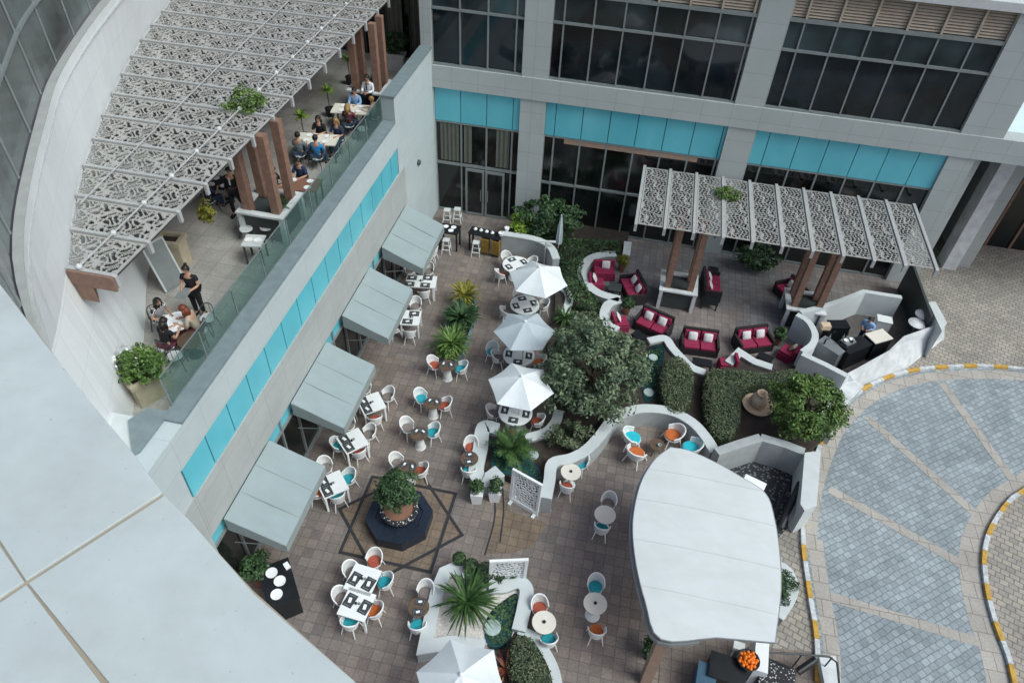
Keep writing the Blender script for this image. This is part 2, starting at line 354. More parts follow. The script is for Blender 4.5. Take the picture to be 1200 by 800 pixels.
def npmesh(name, V, F4, mat, parent=None):
    """fast mesh of quads from numpy arrays"""
    me = bpy.data.meshes.new(name); V = np.asarray(V, float)
    if parent is not None and not parent.get('_local'):
        V = V - np.array(world_loc(parent))
    me.vertices.add(len(V)); me.vertices.foreach_set('co', V.ravel())
    F4 = np.asarray(F4, np.int32); n = len(F4)
    me.loops.add(n*4); me.loops.foreach_set('vertex_index', F4.ravel())
    me.polygons.add(n); me.polygons.foreach_set('loop_start', np.arange(n, dtype=np.int32)*4); me.polygons.foreach_set('loop_total', np.full(n, 4, np.int32))
    me.update(calc_edges=True); me.materials.append(mat)
    o = bpy.data.objects.new(name, me); C.objects.link(o)
    if parent is not None:
        o.parent = parent
        if parent.get('_local'): o['_local'] = 1
    return o
def tag(o, label=None, cat=None, group=None, kind=None):
    if label: o['label'] = label
    if cat: o['category'] = cat
    if group: o['group'] = group
    if kind: o['kind'] = kind
    return o
def thing(name, label, cat, loc=(0, 0, 0), rz=0.0, group=None, local=False):
    o = bpy.data.objects.new(name, None); C.objects.link(o); o.empty_display_size = .2
    o.location = loc; o.rotation_euler = (0, 0, rz); tag(o, label, cat, group)
    if local: o['_local'] = 1
    return o
def struct(name, mb, mat): return tag(mb.build(name, mat), kind='structure')
def kids(o): return [c for c in bpy.data.objects if c.parent == o]
KC = {}
def dup(root, loc, rz, label, group=None, swap=None, scale=None):
    """copy of a thing with its parts and sub-parts; swap = {part name: material}"""
    if root.name not in KC: KC[root.name] = [(c, [g for g in kids(c)]) for c in kids(root)]
    r = root.copy(); C.objects.link(r); r.location = loc; r.rotation_euler = (0, 0, rz); r['label'] = label
    if group: r['group'] = group
    if scale: r.scale = scale
    for c, gs in KC[root.name]:
        d = c.copy(); C.objects.link(d); d.parent = r; _swap(d, swap)
        for g in gs:
            e = g.copy(); C.objects.link(e); e.parent = d; _swap(e, swap)
    return r
SW = {}
def _swap(o, swap):
    if not swap: return
    base = o.name.split('.')[0]
    if base in swap:
        key = (o.data.name, swap[base])
        if key not in SW:
            me = o.data.copy(); me.materials.clear(); me.materials.append(M[swap[base]]); SW[key] = me
        o.data = SW[key]
def cr(pts, n=6, closed=False):
    """Catmull-Rom through plan points"""
    pts = [Vector((*q, 0)) if len(q) == 2 else Vector(q) for q in pts]; k = len(pts); out = []
    rng_ = range(k if closed else k-1)
    for i in rng_:
        p0 = pts[(i-1) % k] if (closed or i > 0) else pts[i]*2-pts[i+1]
        p1 = pts[i]; p2 = pts[(i+1) % k]; p3 = pts[(i+2) % k] if (closed or i+2 < k) else p2*2-p1
        for j in range(n):
            t = j/n; out.append(.5*((2*p1)+(p2-p0)*t+(2*p0-5*p1+4*p2-p3)*t*t+(3*p1-p0-3*p2+p3)*t**3))
    if not closed: out.append(pts[-1])
    return [(q.x, q.y) for q in out] if all(abs(q.z) < 1e-9 for q in out) else [tuple(q) for q in out]
def inpoly(x, y, poly):
    c = False; n = len(poly); j = n-1
    for i in range(n):
        a, b = poly[i], poly[j]
        if (a[1] > y) != (b[1] > y) and x < (b[0]-a[0])*(y-a[1])/(b[1]-a[1])+a[0]: c = not c
        j = i
    return c

# ---------------------------------------------------------------- foliage
def leaves(Pn, Nn, ln, wd, jitter=.7, rng=RNG):
    """rhombic leaf quads at points Pn with rough normals Nn"""
    n = len(Pn); Nn = Nn + rng.normal(0, jitter, (n, 3)); Nn /= np.linalg.norm(Nn, axis=1)[:, None]+1e-9
    T = rng.normal(0, 1, (n, 3)); T -= Nn*(T*Nn).sum(1)[:, None]; T /= np.linalg.norm(T, axis=1)[:, None]+1e-9
    B = np.cross(Nn, T); l = ln*rng.uniform(.6, 1.3, (n, 1)); w_ = wd*rng.uniform(.6, 1.3, (n, 1))
    V = np.stack([Pn-T*l*.5, Pn+B*w_*.5+T*l*.05, Pn+T*l*.5-Nn*l*.12, Pn-B*w_*.5+T*l*.05], 1).reshape(-1, 3)
    return V, np.arange(n*4).reshape(-1, 4)
def cloud(c, rad, nclump, per, cr_=.3, ln=.14, wd=.07, flat=.0, seed=None):
    """leaf clumps through an uneven ellipsoidal crown; light gaps between clumps"""
    rng = np.random.default_rng(seed if seed is not None else random.randint(0, 9999))
    c = np.array(c, float); rad = np.array(rad, float); Ps = []; Ns = []
    for _ in range(nclump):
        d = rng.normal(0, 1, 3); d /= np.linalg.norm(d); rr = rng.uniform(.45, 1.0)**.6*rng.uniform(.82, 1.1)
        cc = c + d*rad*rr; s = cr_*rng.uniform(.6, 1.4)
        q = rng.normal(0, 1, (per, 3)); q /= np.linalg.norm(q, axis=1)[:, None]; q[:, 2] = np.abs(q[:, 2])*.9-.15
        pp = cc + q*s*rng.uniform(.5, 1.0, (per, 1))*np.array([1, 1, .75]); Ps.append(pp); Ns.append(q*.7+np.array([0, 0, .6])+d*.3)
    return leaves(np.concatenate(Ps), np.concatenate(Ns), ln, wd, rng=rng)
def hedge_leaves(poly, z0, z1, dens=260, ln=.09, wd=.05, dome=.12):
    """clipped hedge: leaves over top and sides of a plan polygon"""
    rng = np.random.default_rng(len(poly)+int(z1*100)); xs = [q[0] for q in poly]; ys = [q[1] for q in poly]
    cx, cy = sum(xs)/len(xs), sum(ys)/len(ys); Ps = []; Ns = []
    ar = (max(xs)-min(xs))*(max(ys)-min(ys)); n = int(ar*dens)
    for _ in range(n):
        x, y = rng.uniform(min(xs), max(xs)), rng.uniform(min(ys), max(ys))
        if inpoly(x, y, poly):
            e = min(math.hypot(x-(a[0]+(b[0]-a[0])*t), y-(a[1]+(b[1]-a[1])*t)) for a, b in zip(poly, poly[1:]+poly[:1]) for t in (np.clip(((x-a[0])*(b[0]-a[0])+(y-a[1])*(b[1]-a[1]))/((b[0]-a[0])**2+(b[1]-a[1])**2+1e-9), 0, 1),))
            Ps.append((x, y, z1-dome*max(0, 1-e/.3)**2+rng.normal(0, .035)+.05*math.sin(x*3.1)*math.cos(y*2.7))); Ns.append((0, 0, 1))
    for a, b in zip(poly, poly[1:]+poly[:1]):
        L = math.hypot(b[0]-a[0], b[1]-a[1]); d = ((b[1]-a[1])/max(L, 1e-6), -(b[0]-a[0])/max(L, 1e-6))
        for _ in range(int(L*(z1-z0)*dens)):
            t = rng.uniform(); Ps.append((a[0]+(b[0]-a[0])*t+rng.normal(0, .03), a[1]+(b[1]-a[1])*t+rng.normal(0, .03), rng.uniform(z0, z1-dome))); Ns.append((d[0], d[1], .4))
    return leaves(np.array(Ps), np.array(Ns, float), ln, wd, .5, rng)
def fronds(c, n, L, w_, up=.9, droop=1.0, seg=5, seed=1, bladelets=0):
    """strap leaves / feather fronds radiating from a crown"""
    rng = np.random.default_rng(seed); V = []; F = []
    for i in range(n):
        a = 2*PI*i*.381966+rng.uniform(-.2, .2); el = rng.uniform(.15, 1.0)*up; l = L*rng.uniform(.7, 1.1)
        d = np.array([math.cos(a), math.sin(a)]); sd_ = np.array([-d[1], d[0], 0]); pts = []
        for k in range(seg+1):
            t = k/seg; r_ = l*(t*math.cos(el)*(1)+.1*t); z = l*(math.sin(el)*t-droop*.5*t*t*math.cos(el)); pts.append(np.array([c[0]+d[0]*r_, c[1]+d[1]*r_, c[2]+z]))
        if bladelets:
            for k in range(bladelets):
                t = (k+1)/(bladelets+.5)*seg; k0 = min(int(t), seg-1); q = pts[k0]+(pts[k0+1]-pts[k0])*(t-k0); ax = pts[k0+1]-pts[k0]; ax /= np.linalg.norm(ax)
                ll = w_*(1-.6*abs(t/seg-.4))
                for s_ in (-1, 1):
                    tip = q+sd_*s_*ll+ax*ll*.7-np.array([0, 0, ll*.25]); o = len(V); ww = ax*.022
                    V += [q-ww, q+ww, tip+ww*.3, tip-ww*.3]; F.append((o, o+1, o+2, o+3))
            for k in range(seg):
                o = len(V); V += [pts[k]-sd_*.012, pts[k]+sd_*.012, pts[k+1]+sd_*.008, pts[k+1]-sd_*.008]; F.append((o, o+1, o+2, o+3))
        else:
            for k in range(seg):
                t0, t1 = k/seg, (k+1)/seg; w0 = w_*(.5+t0)*(1-t0)**.5+.004; w1 = w_*(.5+t1)*(max(0, 1-t1))**.5+.004
                o = len(V); V += [pts[k]-sd_*w0, pts[k]+sd_*w0, pts[k+1]+sd_*w1, pts[k+1]-sd_*w1]; F.append((o, o+1, o+2, o+3))
    return np.array(V), np.array(F)
def trunk(mb, base, top, r, n=7, limbs=0, spread=.8, seed=1):
    rng = random.Random(seed); b, t = Vector(base), Vector(top); mid = (b+t)/2+Vector((rng.uniform(-.08, .08), rng.uniform(-.08, .08), 0))
    mb.tube([b, mid, t], [r, r*.8, r*.55], n)
    for i in range(limbs):
        a = 2*PI*i/limbs+rng.uniform(-.4, .4); s = b.lerp(t, rng.uniform(.6, 1)); e = s+Vector((math.cos(a)*spread, math.sin(a)*spread, spread*rng.uniform(.5, 1.0)))
        mb.tube([s, s.lerp(e, .5)+Vector((0, 0, .08)), e], [r*.45, r*.3, r*.12], 5)
# ---------------------------------------------------------------- lattice panels with real holes
def lattice(x0, x1, y0, y1, z, th, step, cell, name, mat, parent, border=.05, inside=None, axes=None, mode='scroll'):
    nx = max(2, int(round((x1-x0)/step))); ny = max(2, int(round((y1-y0)/step)))
    X = x0+(np.arange(nx)+.5)*(x1-x0)/nx; Y = y0+(np.arange(ny)+.5)*(y1-y0)/ny
    gx, gy = np.meshgrid(X, Y, indexing='ij')
    tp_ = 2*PI; lx, ly = gx-x0, gy-y0
    if mode == 'speckle':
        g = np.sin(tp_*lx/cell+1.25*np.sin(tp_*ly/(cell*2.3)))*np.sin(tp_*ly/cell+1.25*np.sin(tp_*lx/(cell*2.1)))
        solid = ~(np.abs(g) > .20)
        solid |= np.abs(np.sin(PI*(lx+ly)/(cell*2.4)+.8*np.sin(tp_*ly/(cell*3)))) < .16
    else:
        g = np.sin(tp_*lx/cell+2.3*np.sin(tp_*ly/(cell*1.8)))+np.sin(tp_*ly/cell+2.3*np.sin(tp_*lx/(cell*1.65)))
        solid = ~((g > .22) | (g < -1.05))
    solid |= (gx < x0+border) | (gx > x1-border) | (gy < y0+border) | (gy > y1-border)
    if inside is not None: solid &= inside(gx, gy)
    dx, dy = (x1-x0)/nx/2, (y1-y0)/ny/2; V = []; F = []
    def quads(mask, corners):
        i, j = np.nonzero(mask); n = len(i)
        if not n: return
        cxs, cys = X[i], Y[j]; o = sum(len(a) for a in V)
        q = np.stack([np.stack([cxs+a*dx, cys+b*dy, np.full(n, z+c)], 1) for a, b, c in corners], 1).reshape(-1, 3)
        V.append(q); F.append(np.arange(n*4).reshape(-1, 4)+o)
    quads(solid, [(-1, -1, 0), (1, -1, 0), (1, 1, 0), (-1, 1, 0)])
    quads(solid, [(-1, 1, -th), (1, 1, -th), (1, -1, -th), (-1, -1, -th)])
    s = np.pad(solid, 1)
    quads(solid & ~s[2:, 1:-1], [(1, -1, -th), (1, 1, -th), (1, 1, 0), (1, -1, 0)])
    quads(solid & ~s[:-2, 1:-1], [(-1, 1, -th), (-1, -1, -th), (-1, -1, 0), (-1, 1, 0)])
    quads(solid & ~s[1:-1, 2:], [(1, 1, -th), (-1, 1, -th), (-1, 1, 0), (1, 1, 0)])
    quads(solid & ~s[1:-1, :-2], [(-1, -1, -th), (1, -1, -th), (1, -1, 0), (-1, -1, 0)])
    V = np.concatenate(V); F = np.concatenate(F)
    if axes is not None: V = axes(V)
    return npmesh(name, V, F, mat, parent)
# ================================================================ GROUND
FY = 28.85                       # facade plane
WX = -9.04                       # wing wall plane
struct('ground', MB().box(-140, 140, -120, 160, -.3, -.012), M['ground'])
struct('courtyard_paving', MB().prism([(WX-.5, -2), (9.5, -2), (9.5, 21), (13.4, 24.2), (13.4, 29.6), (WX-.5, 29.6)], -.25, 0.0), M['court'])
struct('lounge_paving', MB().prism(cr(P([(735, 262), (728, 300), (700, 330), (722, 372), (770, 400), (812, 424), (868, 418), (935, 415)]), 4)+[(8.2, 21.2), (12.4, 25.7), (12.4, 29.3), A2(735, 262)], -.2, .004), M['lounge'])
mb = MB()
kpts = cr(P([(957, 800), (957, 770), (955, 740), (947, 690), (940, 625), (948, 560), (968, 505), (985, 480), (1010, 458), (1040, 443), (1075, 434), (1110, 431), (1150, 430), (1200, 434), (1290, 450)]), 6)
inner = cr(P([(1290, 520), (1200, 575), (1180, 590), (1160, 620), (1152, 650), (1155, 690), (1165, 730), (1180, 770), (1187, 800), (1200, 860)]), 6)
struct('driveway', MB().prism(kpts+[(40, 22), (40, -2), A2(957, 900)], -.2, .004), M['drive'])
struct('pavement', MB().prism([A2(957, 900), *kpts, (45, 20), (45, 45), (13.0, 45), (13.0, 24.4), (9.2, 20.9), (6.3, 16.6), (5.6, 12), (5.6, 4)][1:], -.2, .012), M['pavement'])
struct('driveway_edge_band', MB().wall([(q[0], q[1]) for q in cr([(Vector((a[0], a[1]))+Vector(((1, 0) if i < 24 else (.45, -.9)))*.42).to_tuple() for i, a in enumerate(kpts)], 1)], .46, -.1, .008), M['band'])
struct('roundabout_edge_band', MB().wall([(a[0]-.42, a[1]-.05) for a in inner], .6, -.1, .008), M['band'])
struct('roundabout_paving', MB().prism(inner+[(40, -2), (40, 18)], -.2, .016), M['pavement'])
mb = MB()
for a, b in (((1104, 449), (1187, 563)), ((1016, 489), (1142, 601)), ((972, 573), (1140, 668)), ((967, 697), (1154, 754))):
    mb.wall([A2(*a), A2(*b)], .32, -.1, .0115)
struct('driveway_stone_bands', mb, M['band'])
def kerb(name, label, pts, y0):
    t = thing(name, label, 'kerb', (*pts[len(pts)//2], 0))
    d = [0]
    for a, b in zip(pts, pts[1:]): d.append(d[-1]+math.hypot(b[0]-a[0], b[1]-a[1]))
    def pt(s):
        s = min(max(s, 0), d[-1]-1e-4); i = max(k for k in range(len(d)-1) if d[k] <= s); f = (s-d[i])/(d[i+1]-d[i])
        return (pts[i][0]+(pts[i+1][0]-pts[i][0])*f, pts[i][1]+(pts[i+1][1]-pts[i][1])*f)
    n = int(d[-1]/.62); wm = MB(); ym = MB()
    for k in range(n):
        if k % 2 == y0: ym.wall([pt(k*.62+.0), pt(k*.62+.28), pt(k*.62+.55)], .14, -.05, .118)
    # alternate white / yellow stones, 10 mm apart
        else: wm.wall([pt(k*.62-.06), pt(k*.62+.3), pt(k*.62+.61)], .135, -.05, .115)
    wm.build('white_stones', M['kerb_w'], t); ym.build('yellow_stones', M['kerb_y'], t); return t
kerb('kerb', 'yellow and white painted kerb sweeping round the outer edge of the cobbled drive', kpts, 0)
kerb('kerb', 'yellow and white painted kerb round the sandy roundabout island at right edge', inner, 1)
# star inlay round the fountain, and the brick field inside it
SC = (-5.26, 11.70)
struct('star_paving', MB().prism([(SC[0]+2.0*(1 if k % 2 == 0 else .765)*math.cos(PI*k/8), SC[1]+2.0*(1 if k % 2 == 0 else .765)*math.sin(PI*k/8)) for k in range(16)], -.1, .004), M['tan_paver'])
mb = MB(); r8 = 2.02
for o_ in (0, PI/4):
    sq = [(SC[0]+r8*math.cos(o_+PI/2*k), SC[1]+r8*math.sin(o_+PI/2*k)) for k in range(4)]
    mb.wall(sq, .10, -.05, .008 if o_ == 0 else .0105, closed=True)
struct('star_inlay', mb, M['line'])
mb = MB()
for pl in ([(575, 562), (580, 590), (578, 615), (568, 650)], [(589, 572), (590, 600), (586, 635)]):
    mb.wall(cr(P(pl), 6), .05, -.05, .0085)
struct('paving_joint_lines', mb, M['line'])
struct('tan_path', MB().prism(P([(577, 566), (582, 590), (579, 616), (568, 648), (600, 648), (624, 640), (640, 612), (600, 600)]), -.1, .005), M['tan_paver'])

# ================================================================ HOTEL FACADE (far side)
hotel = thing('hotel_building', 'grey panelled hotel facade with dark window bays and turquoise bands along the far side', 'building', (2, FY, 0))
colx = [(-9.5, -9.02), (-5.17, -4.06), (3.55, 4.70), (12.15, 13.15)]
bays = [(-9.02, -5.17), (-4.06, 3.55), (4.70, 12.15)]
for a, b in colx:
    MB().box(a, b, FY, FY+.75, 0, 6.3).build('column', M['grey_panel'], hotel)
    MB().box(a, b + (.55 if a > 12 else 0), FY, FY+.75, 7.25, 11.75).build('column', M['grey_panel'], hotel)
MB().box(-9.5, 24, FY-.06, FY+.75, 6.3, 7.25).build('beam', M['grey_panel'], hotel)
MB().box(-16, 13.72, FY-.1, FY+.9, 11.75, 12.05).build('roof_edge', M['sill'], hotel)
MB().box(-16, 13.6, FY+.9, FY+22, 11.7, 11.95).build('roof', M['roof'], hotel)
MB().box(13.75, 30, FY+.76, FY+22, 6.9, 7.2).build('porch_roof', M['roof'], hotel)
MB().box(13.6, 13.74, FY+.1, FY+22, 7.22, 11.7).build('side_wall', M['grey_panel_y'], hotel)
MB().box(-9.4, 13.1, FY+2.5, FY+2.8, 0, 11.6).build('inner_wall', M['black'], hotel)
MOD = 1.17
for bi, (a, b) in enumerate(bays):
    xs = [x for x in [a+.02 + (0.0 if bi == 0 else (.42 if bi == 1 else .55))+MOD*k for k in range(0 if bi else 1, 9)] if a+.15 < x < b-.15]
    e = [a]+xs+[b]
    for x0, x1 in zip(e, e[1:]):
        MB().box(x0+.015, x1-.015, FY+.12, FY+.2, 4.72, 6.27).build('spandrel_panel', M['turq'], hotel)
    # upper window: frame, panes
    z0, z1 = 7.27, 10.62; fm = MB()
    for x in e: fm.box(x-.03, x+.03, FY+.08, FY+.2, z0, z1)
    fm.box(a, b, FY+.06, FY+.21, 9.50, 9.59); fm.box(a, b, FY+.05, FY+.22, z0-.01, z0+.06); fm.box(a, b, FY+.05, FY+.22, z1-.04, z1+.1)
    wo = fm.build('window', M['frame'], hotel)
    pm = MB()
    for x0, x1 in zip(e, e[1:]):
        for q0, q1 in ((z0, 9.5), (9.59, z1)):
            pm.cur = 1 if q0 > 9 else 0; pm.obox(((x0+x1)/2, FY+.17, (q0+q1)/2), (x1-x0, .02, q1-q0), random.uniform(-.006, .006), (random.uniform(-.01, .01), 'X'))
    pm.build('pane', [M['glass'], M['glass_upper_reflect']], wo)
    # louvres above
    if bi:
        lm = MB()
        for k in range(9): lm.obox(((a+b)/2, FY+.18, 10.79+k*.105), (b-a, .02, .085), 0, (R(-38), 'X'))
        for x in e: lm.box(x-.04, x+.04, FY+.06, FY+.14, 10.72, 11.75)
        lo = lm.build('louvre_grille', M['louver'], hotel)
        MB().box(a, b, FY+.26, FY+.3, 10.72, 11.75).build('backing', M['black'], lo)
    # ground floor shopfront
    sm = MB(); zt = 4.70
    for i, x in enumerate(e): sm.box(x-.035, x+.035, FY+.14, FY+.26, 0, zt)
    sm.box(a, b, FY+.12, FY+.27, 2.55 if bi == 0 else 2.3, 2.66 if bi == 0 else 2.40); sm.box(a, b, FY+.13, FY+.27, 0, .09); sm.box(a, b, FY+.13, FY+.27, zt-.07, zt)
    sf = sm.build('shopfront', M['frame'], hotel)
    MB().box(a, b, FY+.22, FY+.24, .05, zt-.05).build('pane', M['shopglass'], sf)
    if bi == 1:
        # painted tan strip standing for the warm reflection along the top of the glass
        MB().box(a+.9, b-.9, FY+.15, FY+.2, 4.40, 4.62).build('reflection_strip', M['wood_lt'], sf)
# tall doors in the first bay
for x0, x1, hs in ((-7.62, -6.72, 1), (-6.66, -5.76, -1)):
    dm = MB(); f = .09
    dm.box(x0, x0+f, FY+.06, FY+.135, .02, 2.5); dm.box(x1-f, x1, FY+.06, FY+.135, .02, 2.5); dm.box(x0+f, x1-f, FY+.06, FY+.135, .02, .14); dm.box(x0+f, x1-f, FY+.06, FY+.135, 2.38, 2.5)
    d = dm.build('door', M['frame'], hotel)
    MB().box(x0+f, x1-f, FY+.09, FY+.11, .14, 2.38).build('pane', M['shopglass'], d)
    hx = x1-.14 if hs > 0 else x0+.14
    MB().tube([(hx, FY+.0, .9), (hx, FY+.0, 1.5)], .018, 6).build('handle', M['steel'], d)
# curtains of the first bay
cm = MB()
for x0, x1 in ((-8.8, -7.95), (-7.7, -7.35), (-6.2, -5.6)):
    n = int((x1-x0)/.09); cm = MB()
    cm.wall([(x0+(x1-x0)*k/n, FY+.17+(.022 if k % 2 else -.02)) for k in range(n+1)], .012, 2.75, 4.6)
    cm.build('curtain', M['curtain'], hotel)
# upper terrace front left of the first bay
tf = MB()
for x in (-15.5, -14.2, -13.2, -12.1, -11.0, -9.9): tf.box(x-.04, x+.04, FY+3.1, FY+3.25, 6, 11.7)
tf.box(-16, -9.5, FY+3.1, FY+3.25, 9.5, 9.6)
tw = tf.build('window', M['frame_dark'], hotel)
MB().box(-9.5, -9.42, FY+.76, FY+3.3, 6, 11.7).build('side_wall', M['frame_dark'], hotel)
MB().box(-18, -9.5, FY+3.2, FY+3.22, 6, 11.7).build('pane', M['shopglass'], tw)
for x0, x1 in ((-12.0, -11.3), (-10.9, -10.0)):
    n = int((x1-x0)/.1); MB().wall([(x0+(x1-x0)*k/n, FY+3.02+(.03 if k % 2 else -.03)) for k in range(n+1)], .015, 6.05, 9.4).build('curtain', plain('olive_curtain', (.15, .14, .11), .9), hotel)
# porch to the right
MB().box(13.16, 13.5, FY+.3, FY+8, 0, 6.3).build('porch_side', M['grey_panel_y'], hotel)
MB().box(14.9, 15.5, FY+1.6, FY+2.5, 0, 6.28).build('porch_column', M['white_old'], hotel)
MB().box(15.5, 16.2, FY+2.0, FY+7.2, 0, 6.29).build('porch_side', M['grey_panel_y'], hotel)
pf = MB()
for x in (13.6, 14.2, 14.75, 15.3): pf.box(x-.05, x+.05, FY+7.1, FY+7.25, 0, 4.6)
pf.box(13.5, 15.45, FY+7.08, FY+7.27, 4.1, 4.25); pf.box(13.5, 15.45, FY+7.08, FY+7.27, 2.3, 2.4)
po = pf.build('entrance_screen', M['frame'], hotel); MB().box(13.5, 15.45, FY+7.2, FY+7.22, 0, 6.25).build('pane', M['shopglass'], po)
pf = MB()
for x in (16.3, 17.4, 18.5, 19.6): pf.box(x-.05, x+.05, FY+4.1, FY+4.25, 0, 6.2)
po = pf.build('entrance_screen', M['wood'], hotel); MB().box(16.2, 24, FY+4.2, FY+4.22, 0, 6.25).build('pane', M['shopglass'], po)

# ================================================================ WING WALL (left) WITH ROOF TERRACE
wing = thing('restaurant_wing', 'low restaurant wing with white upper wall, turquoise window band and roof terrace', 'building', (WX, 16, 0))
MB().box(WX-.50, WX, 24.0, FY-.003, 0, 7.92).build('wall', M['wing_wall'], wing)
MB().box(WX-.48, WX, 8.32, 24.0, 5.93, 6.96).build('wall', M['wing_wall'], wing)
MB().box(WX-.48, WX, 4.5, 8.32, 4.86, 6.96).build('wall', M['wing_wall'], wing)
MB().box(WX-.502, WX+.02, 24.0-.02, FY, 7.92, 8.0).build('coping', M['cap'], wing)
MB().box(WX-.485, WX+.015, 8.9, 23.97, 6.96, 7.04).build('coping', M['cap'], wing)
MB().prism(P([(150, 492), (172, 478), (199, 481), (163, 528), (155, 532)], 7.043), 6.965, 7.043).build('coping', M['cap'], wing)
MB().box(WX-1.88, WX-.49, 6.2, 8.86, 4.0, 6.958).build('wall', M['white'], wing)
MB().box(WX-.6, WX+.03, 8.32, 24.6, 3.12, 4.82).build('cladding', M['grey_panel_y'], wing)
MB().prism(cr([(WX+.03, 8.315), (WX+.02, 7.6), (WX-.25, 6.9), (WX-.9, 6.3), (WX-1.6, 6.0), (WX-1.6, 8.315)], 3), 0, 4.855).build('cladding', M['grey_panel_y'], wing)
ys = [8.36+1.06*k for k in range(17)]
for a, b in zip(ys, ys[1:]):
    if a < 23.9: MB().box(WX-.09, WX-.01, a+.02, min(b, 23.99)-.02, 4.83, 5.925).build('spandrel_panel', M['turq'], wing)
MB().box(WX-.3, WX-.12, 8.32, 23.99, 4.83, 5.928).build('band_backing', M['frame_dark'], wing)
sm = MB(); yy = [8.35+1.03*k for k in range(16)]
for y in yy: sm.box(WX-.2, WX-.06, y-.035, y+.035, 0, 3.1)
sm.box(WX-.21, WX-.05, 8.32, 23.98, 2.42, 2.5); sm.box(WX-.21, WX-.05, 8.32, 23.98, 0, .1)
sf = sm.build('shopfront', M['frame'], wing); MB().box(WX-.17, WX-.13, 8.32, 23.98, .1, 2.42).build('pane', M['shopglass'], sf)
MB().box(WX-.17, WX-.12, 8.32, 23.98, 2.5, 3.1).build('head_panel', M['turq'], sf)
MB().box(WX-.6, WX-.3, 8.32, 23.98, 0, 3.1).build('inner_wall', M['black'], wing)
lm = MB().lathe([(.13, 0), (.13, .05), (.10, .10)], (0, 0, 0), 14)
lo = lm.build('wall_lamp', M['frame_dark']); lo.rotation_euler = (0, R(90), 0); lo.location = (WX, 26.35, 3.55); tag(lo, 'small round dark wall lamp on the white wall beside the far glass doors', 'lamp')
lo.location.z = 4.0
MB().box(WX-.53, WX-.505, 9.0, 23.9, 6.0, 6.95).build('inner_lining', M['cap'], wing)
# terrace floor
struct('terrace_floor', MB().prism([(WX-.49, 8.7), (WX-.49, FY-.01), (-9.52, FY), (-9.52, FY+3.3), (-21, FY+3.3), (-20, 24), (-14, 12), (-11.2, 8.7)], 5.7, 6.0), M['terrace'])
# glass rail: panes between slim posts
rail = thing('glass_railing', 'frameless green glass railing along the roof terrace edge', 'railing', (-9.5, 16, 7.04))
for k in range(9):
    y0 = 9.3+k*1.62
    MB().box(-9.512, -9.494, y0+.02, y0+1.60, 7.06, 7.98).build('glass_panel', M['rail_glass'], rail)
mbp = MB()
for k in range(10): mbp.box(-9.52, -9.486, 9.3+k*1.62-.015, 9.3+k*1.62+.015, 7.04, 7.9)
mbp.box(-9.53, -9.476, 9.3, 9.3+14.58, 7.036, 7.075); mbp.box(-9.515, -9.491, 9.3, 9.3+14.58, 7.982, 8.0); mbp.build('posts', M['steel'], rail)

# ================================================================ CURVED TOWER (left)
base_c = cr([(-8.6, 4.9), (-9.9, 7.35), (-10.97, 9.45), (-12.3, 12.1), (-13.3, 13.8), (-14.35, 15.8), (-15.6, 18.4), (-17.0, 22.1), (-18.3, 26.1), (-19.8, 31), (-21.6, 38)], 5)
plan = cr([(-9.2, 5.4), (-10.75, 8.5), (-12.0, 10.6), (-13.2, 12.5), (-14.1, 14.1), (-14.9, 15.8), (-16.0, 18.3), (-17.4, 22.0), (-18.6, 26.0), (-20.1, 31), (-21.9, 38)], 5)
top_c = cr([A2(u, v, 12.0) for u, v in ((70, 440), (42, 380), (28, 310), (30, 250), (41, 190), (54, 140), (65, 100), (82, 67), (105, 32), (130, 0), (165, -40))], 5)
glass_c = cr([A2(u, v, 12.0) for u, v in ((60, 445), (33, 380), (15, 310), (17, 250), (29, 190), (42, 140), (54, 100), (72, 67), (95, 32), (119, 0), (154, -40))], 5)
def xat(c, y):
    for p, q in zip(c, c[1:]):
        if p[1] <= y <= q[1]: return p[0]+(q[0]-p[0])*(y-p[1])/(q[1]-p[1])
    p, q = (c[0], c[1]) if y < c[0][1] else (c[-2], c[-1]); return p[0]+(q[0]-p[0])*(y-p[1])/(q[1]-p[1])
YS = [5.4+.55*k for k in range(60)]
base_c, plan, top_c, glass_c = [[(xat(c, y), y) for y in YS] for c in (base_c, plan, top_c, glass_c)]
def offp(pl, d):
    out = []
    for i in range(len(pl)):
        a, b = Vector(pl[max(i-1, 0)]), Vector(pl[min(i+1, len(pl)-1)]); t = (b-a).normalized(); out.append((pl[i][0]-t.y*d, pl[i][1]+t.x*d))
    return out
tower = thing('tower_building', 'curved white clad tower with dark glass curtain wall rising at left', 'building', (-14, 15, 6))
tw_ = MB(); vs = []; fs = []; n = len(plan)
for (c_, z) in ((base_c, 4.0), (base_c, 6.0), (plan, 9.7), (top_c, 12.0), (glass_c, 12.0), (offp(glass_c, .35), 12.0), (offp(base_c, 2.2), 4.0)): vs += [(q[0], q[1], z) for q in c_]
for r_ in range(6):
    for i in range(n-1): fs.append((r_*n+i, r_*n+i+1, (r_+1)*n+i+1, (r_+1)*n+i)[::-1])
tw_.add(vs[:4*n], fs[:3*(n-1)]).build('wall', M['white_tile'], tower)
tw_ = MB(); vs2 = vs[3*n:4*n]; vs3 = vs[4*n:5*n]
k_ = [(q[0], q[1], 12.004) for q in vs2]+[(q[0], q[1], 12.004) for q in vs3]+[(q[0], q[1], 11.7) for q in vs3]+[(q[0], q[1], 11.7) for q in vs2]
fs = []
for r_ in range(3):
    for i in range(n-1): fs.append((r_*n+i, (r_+1)*n+i, (r_+1)*n+i+1, r_*n+i+1)[::-1])
tw_.add(k_, fs).build('sill', plain('frame_reveal', (.36, .375, .365), .6), tower)
gp = offp(glass_c, .02)
mbg = MB(); n = len(gp)
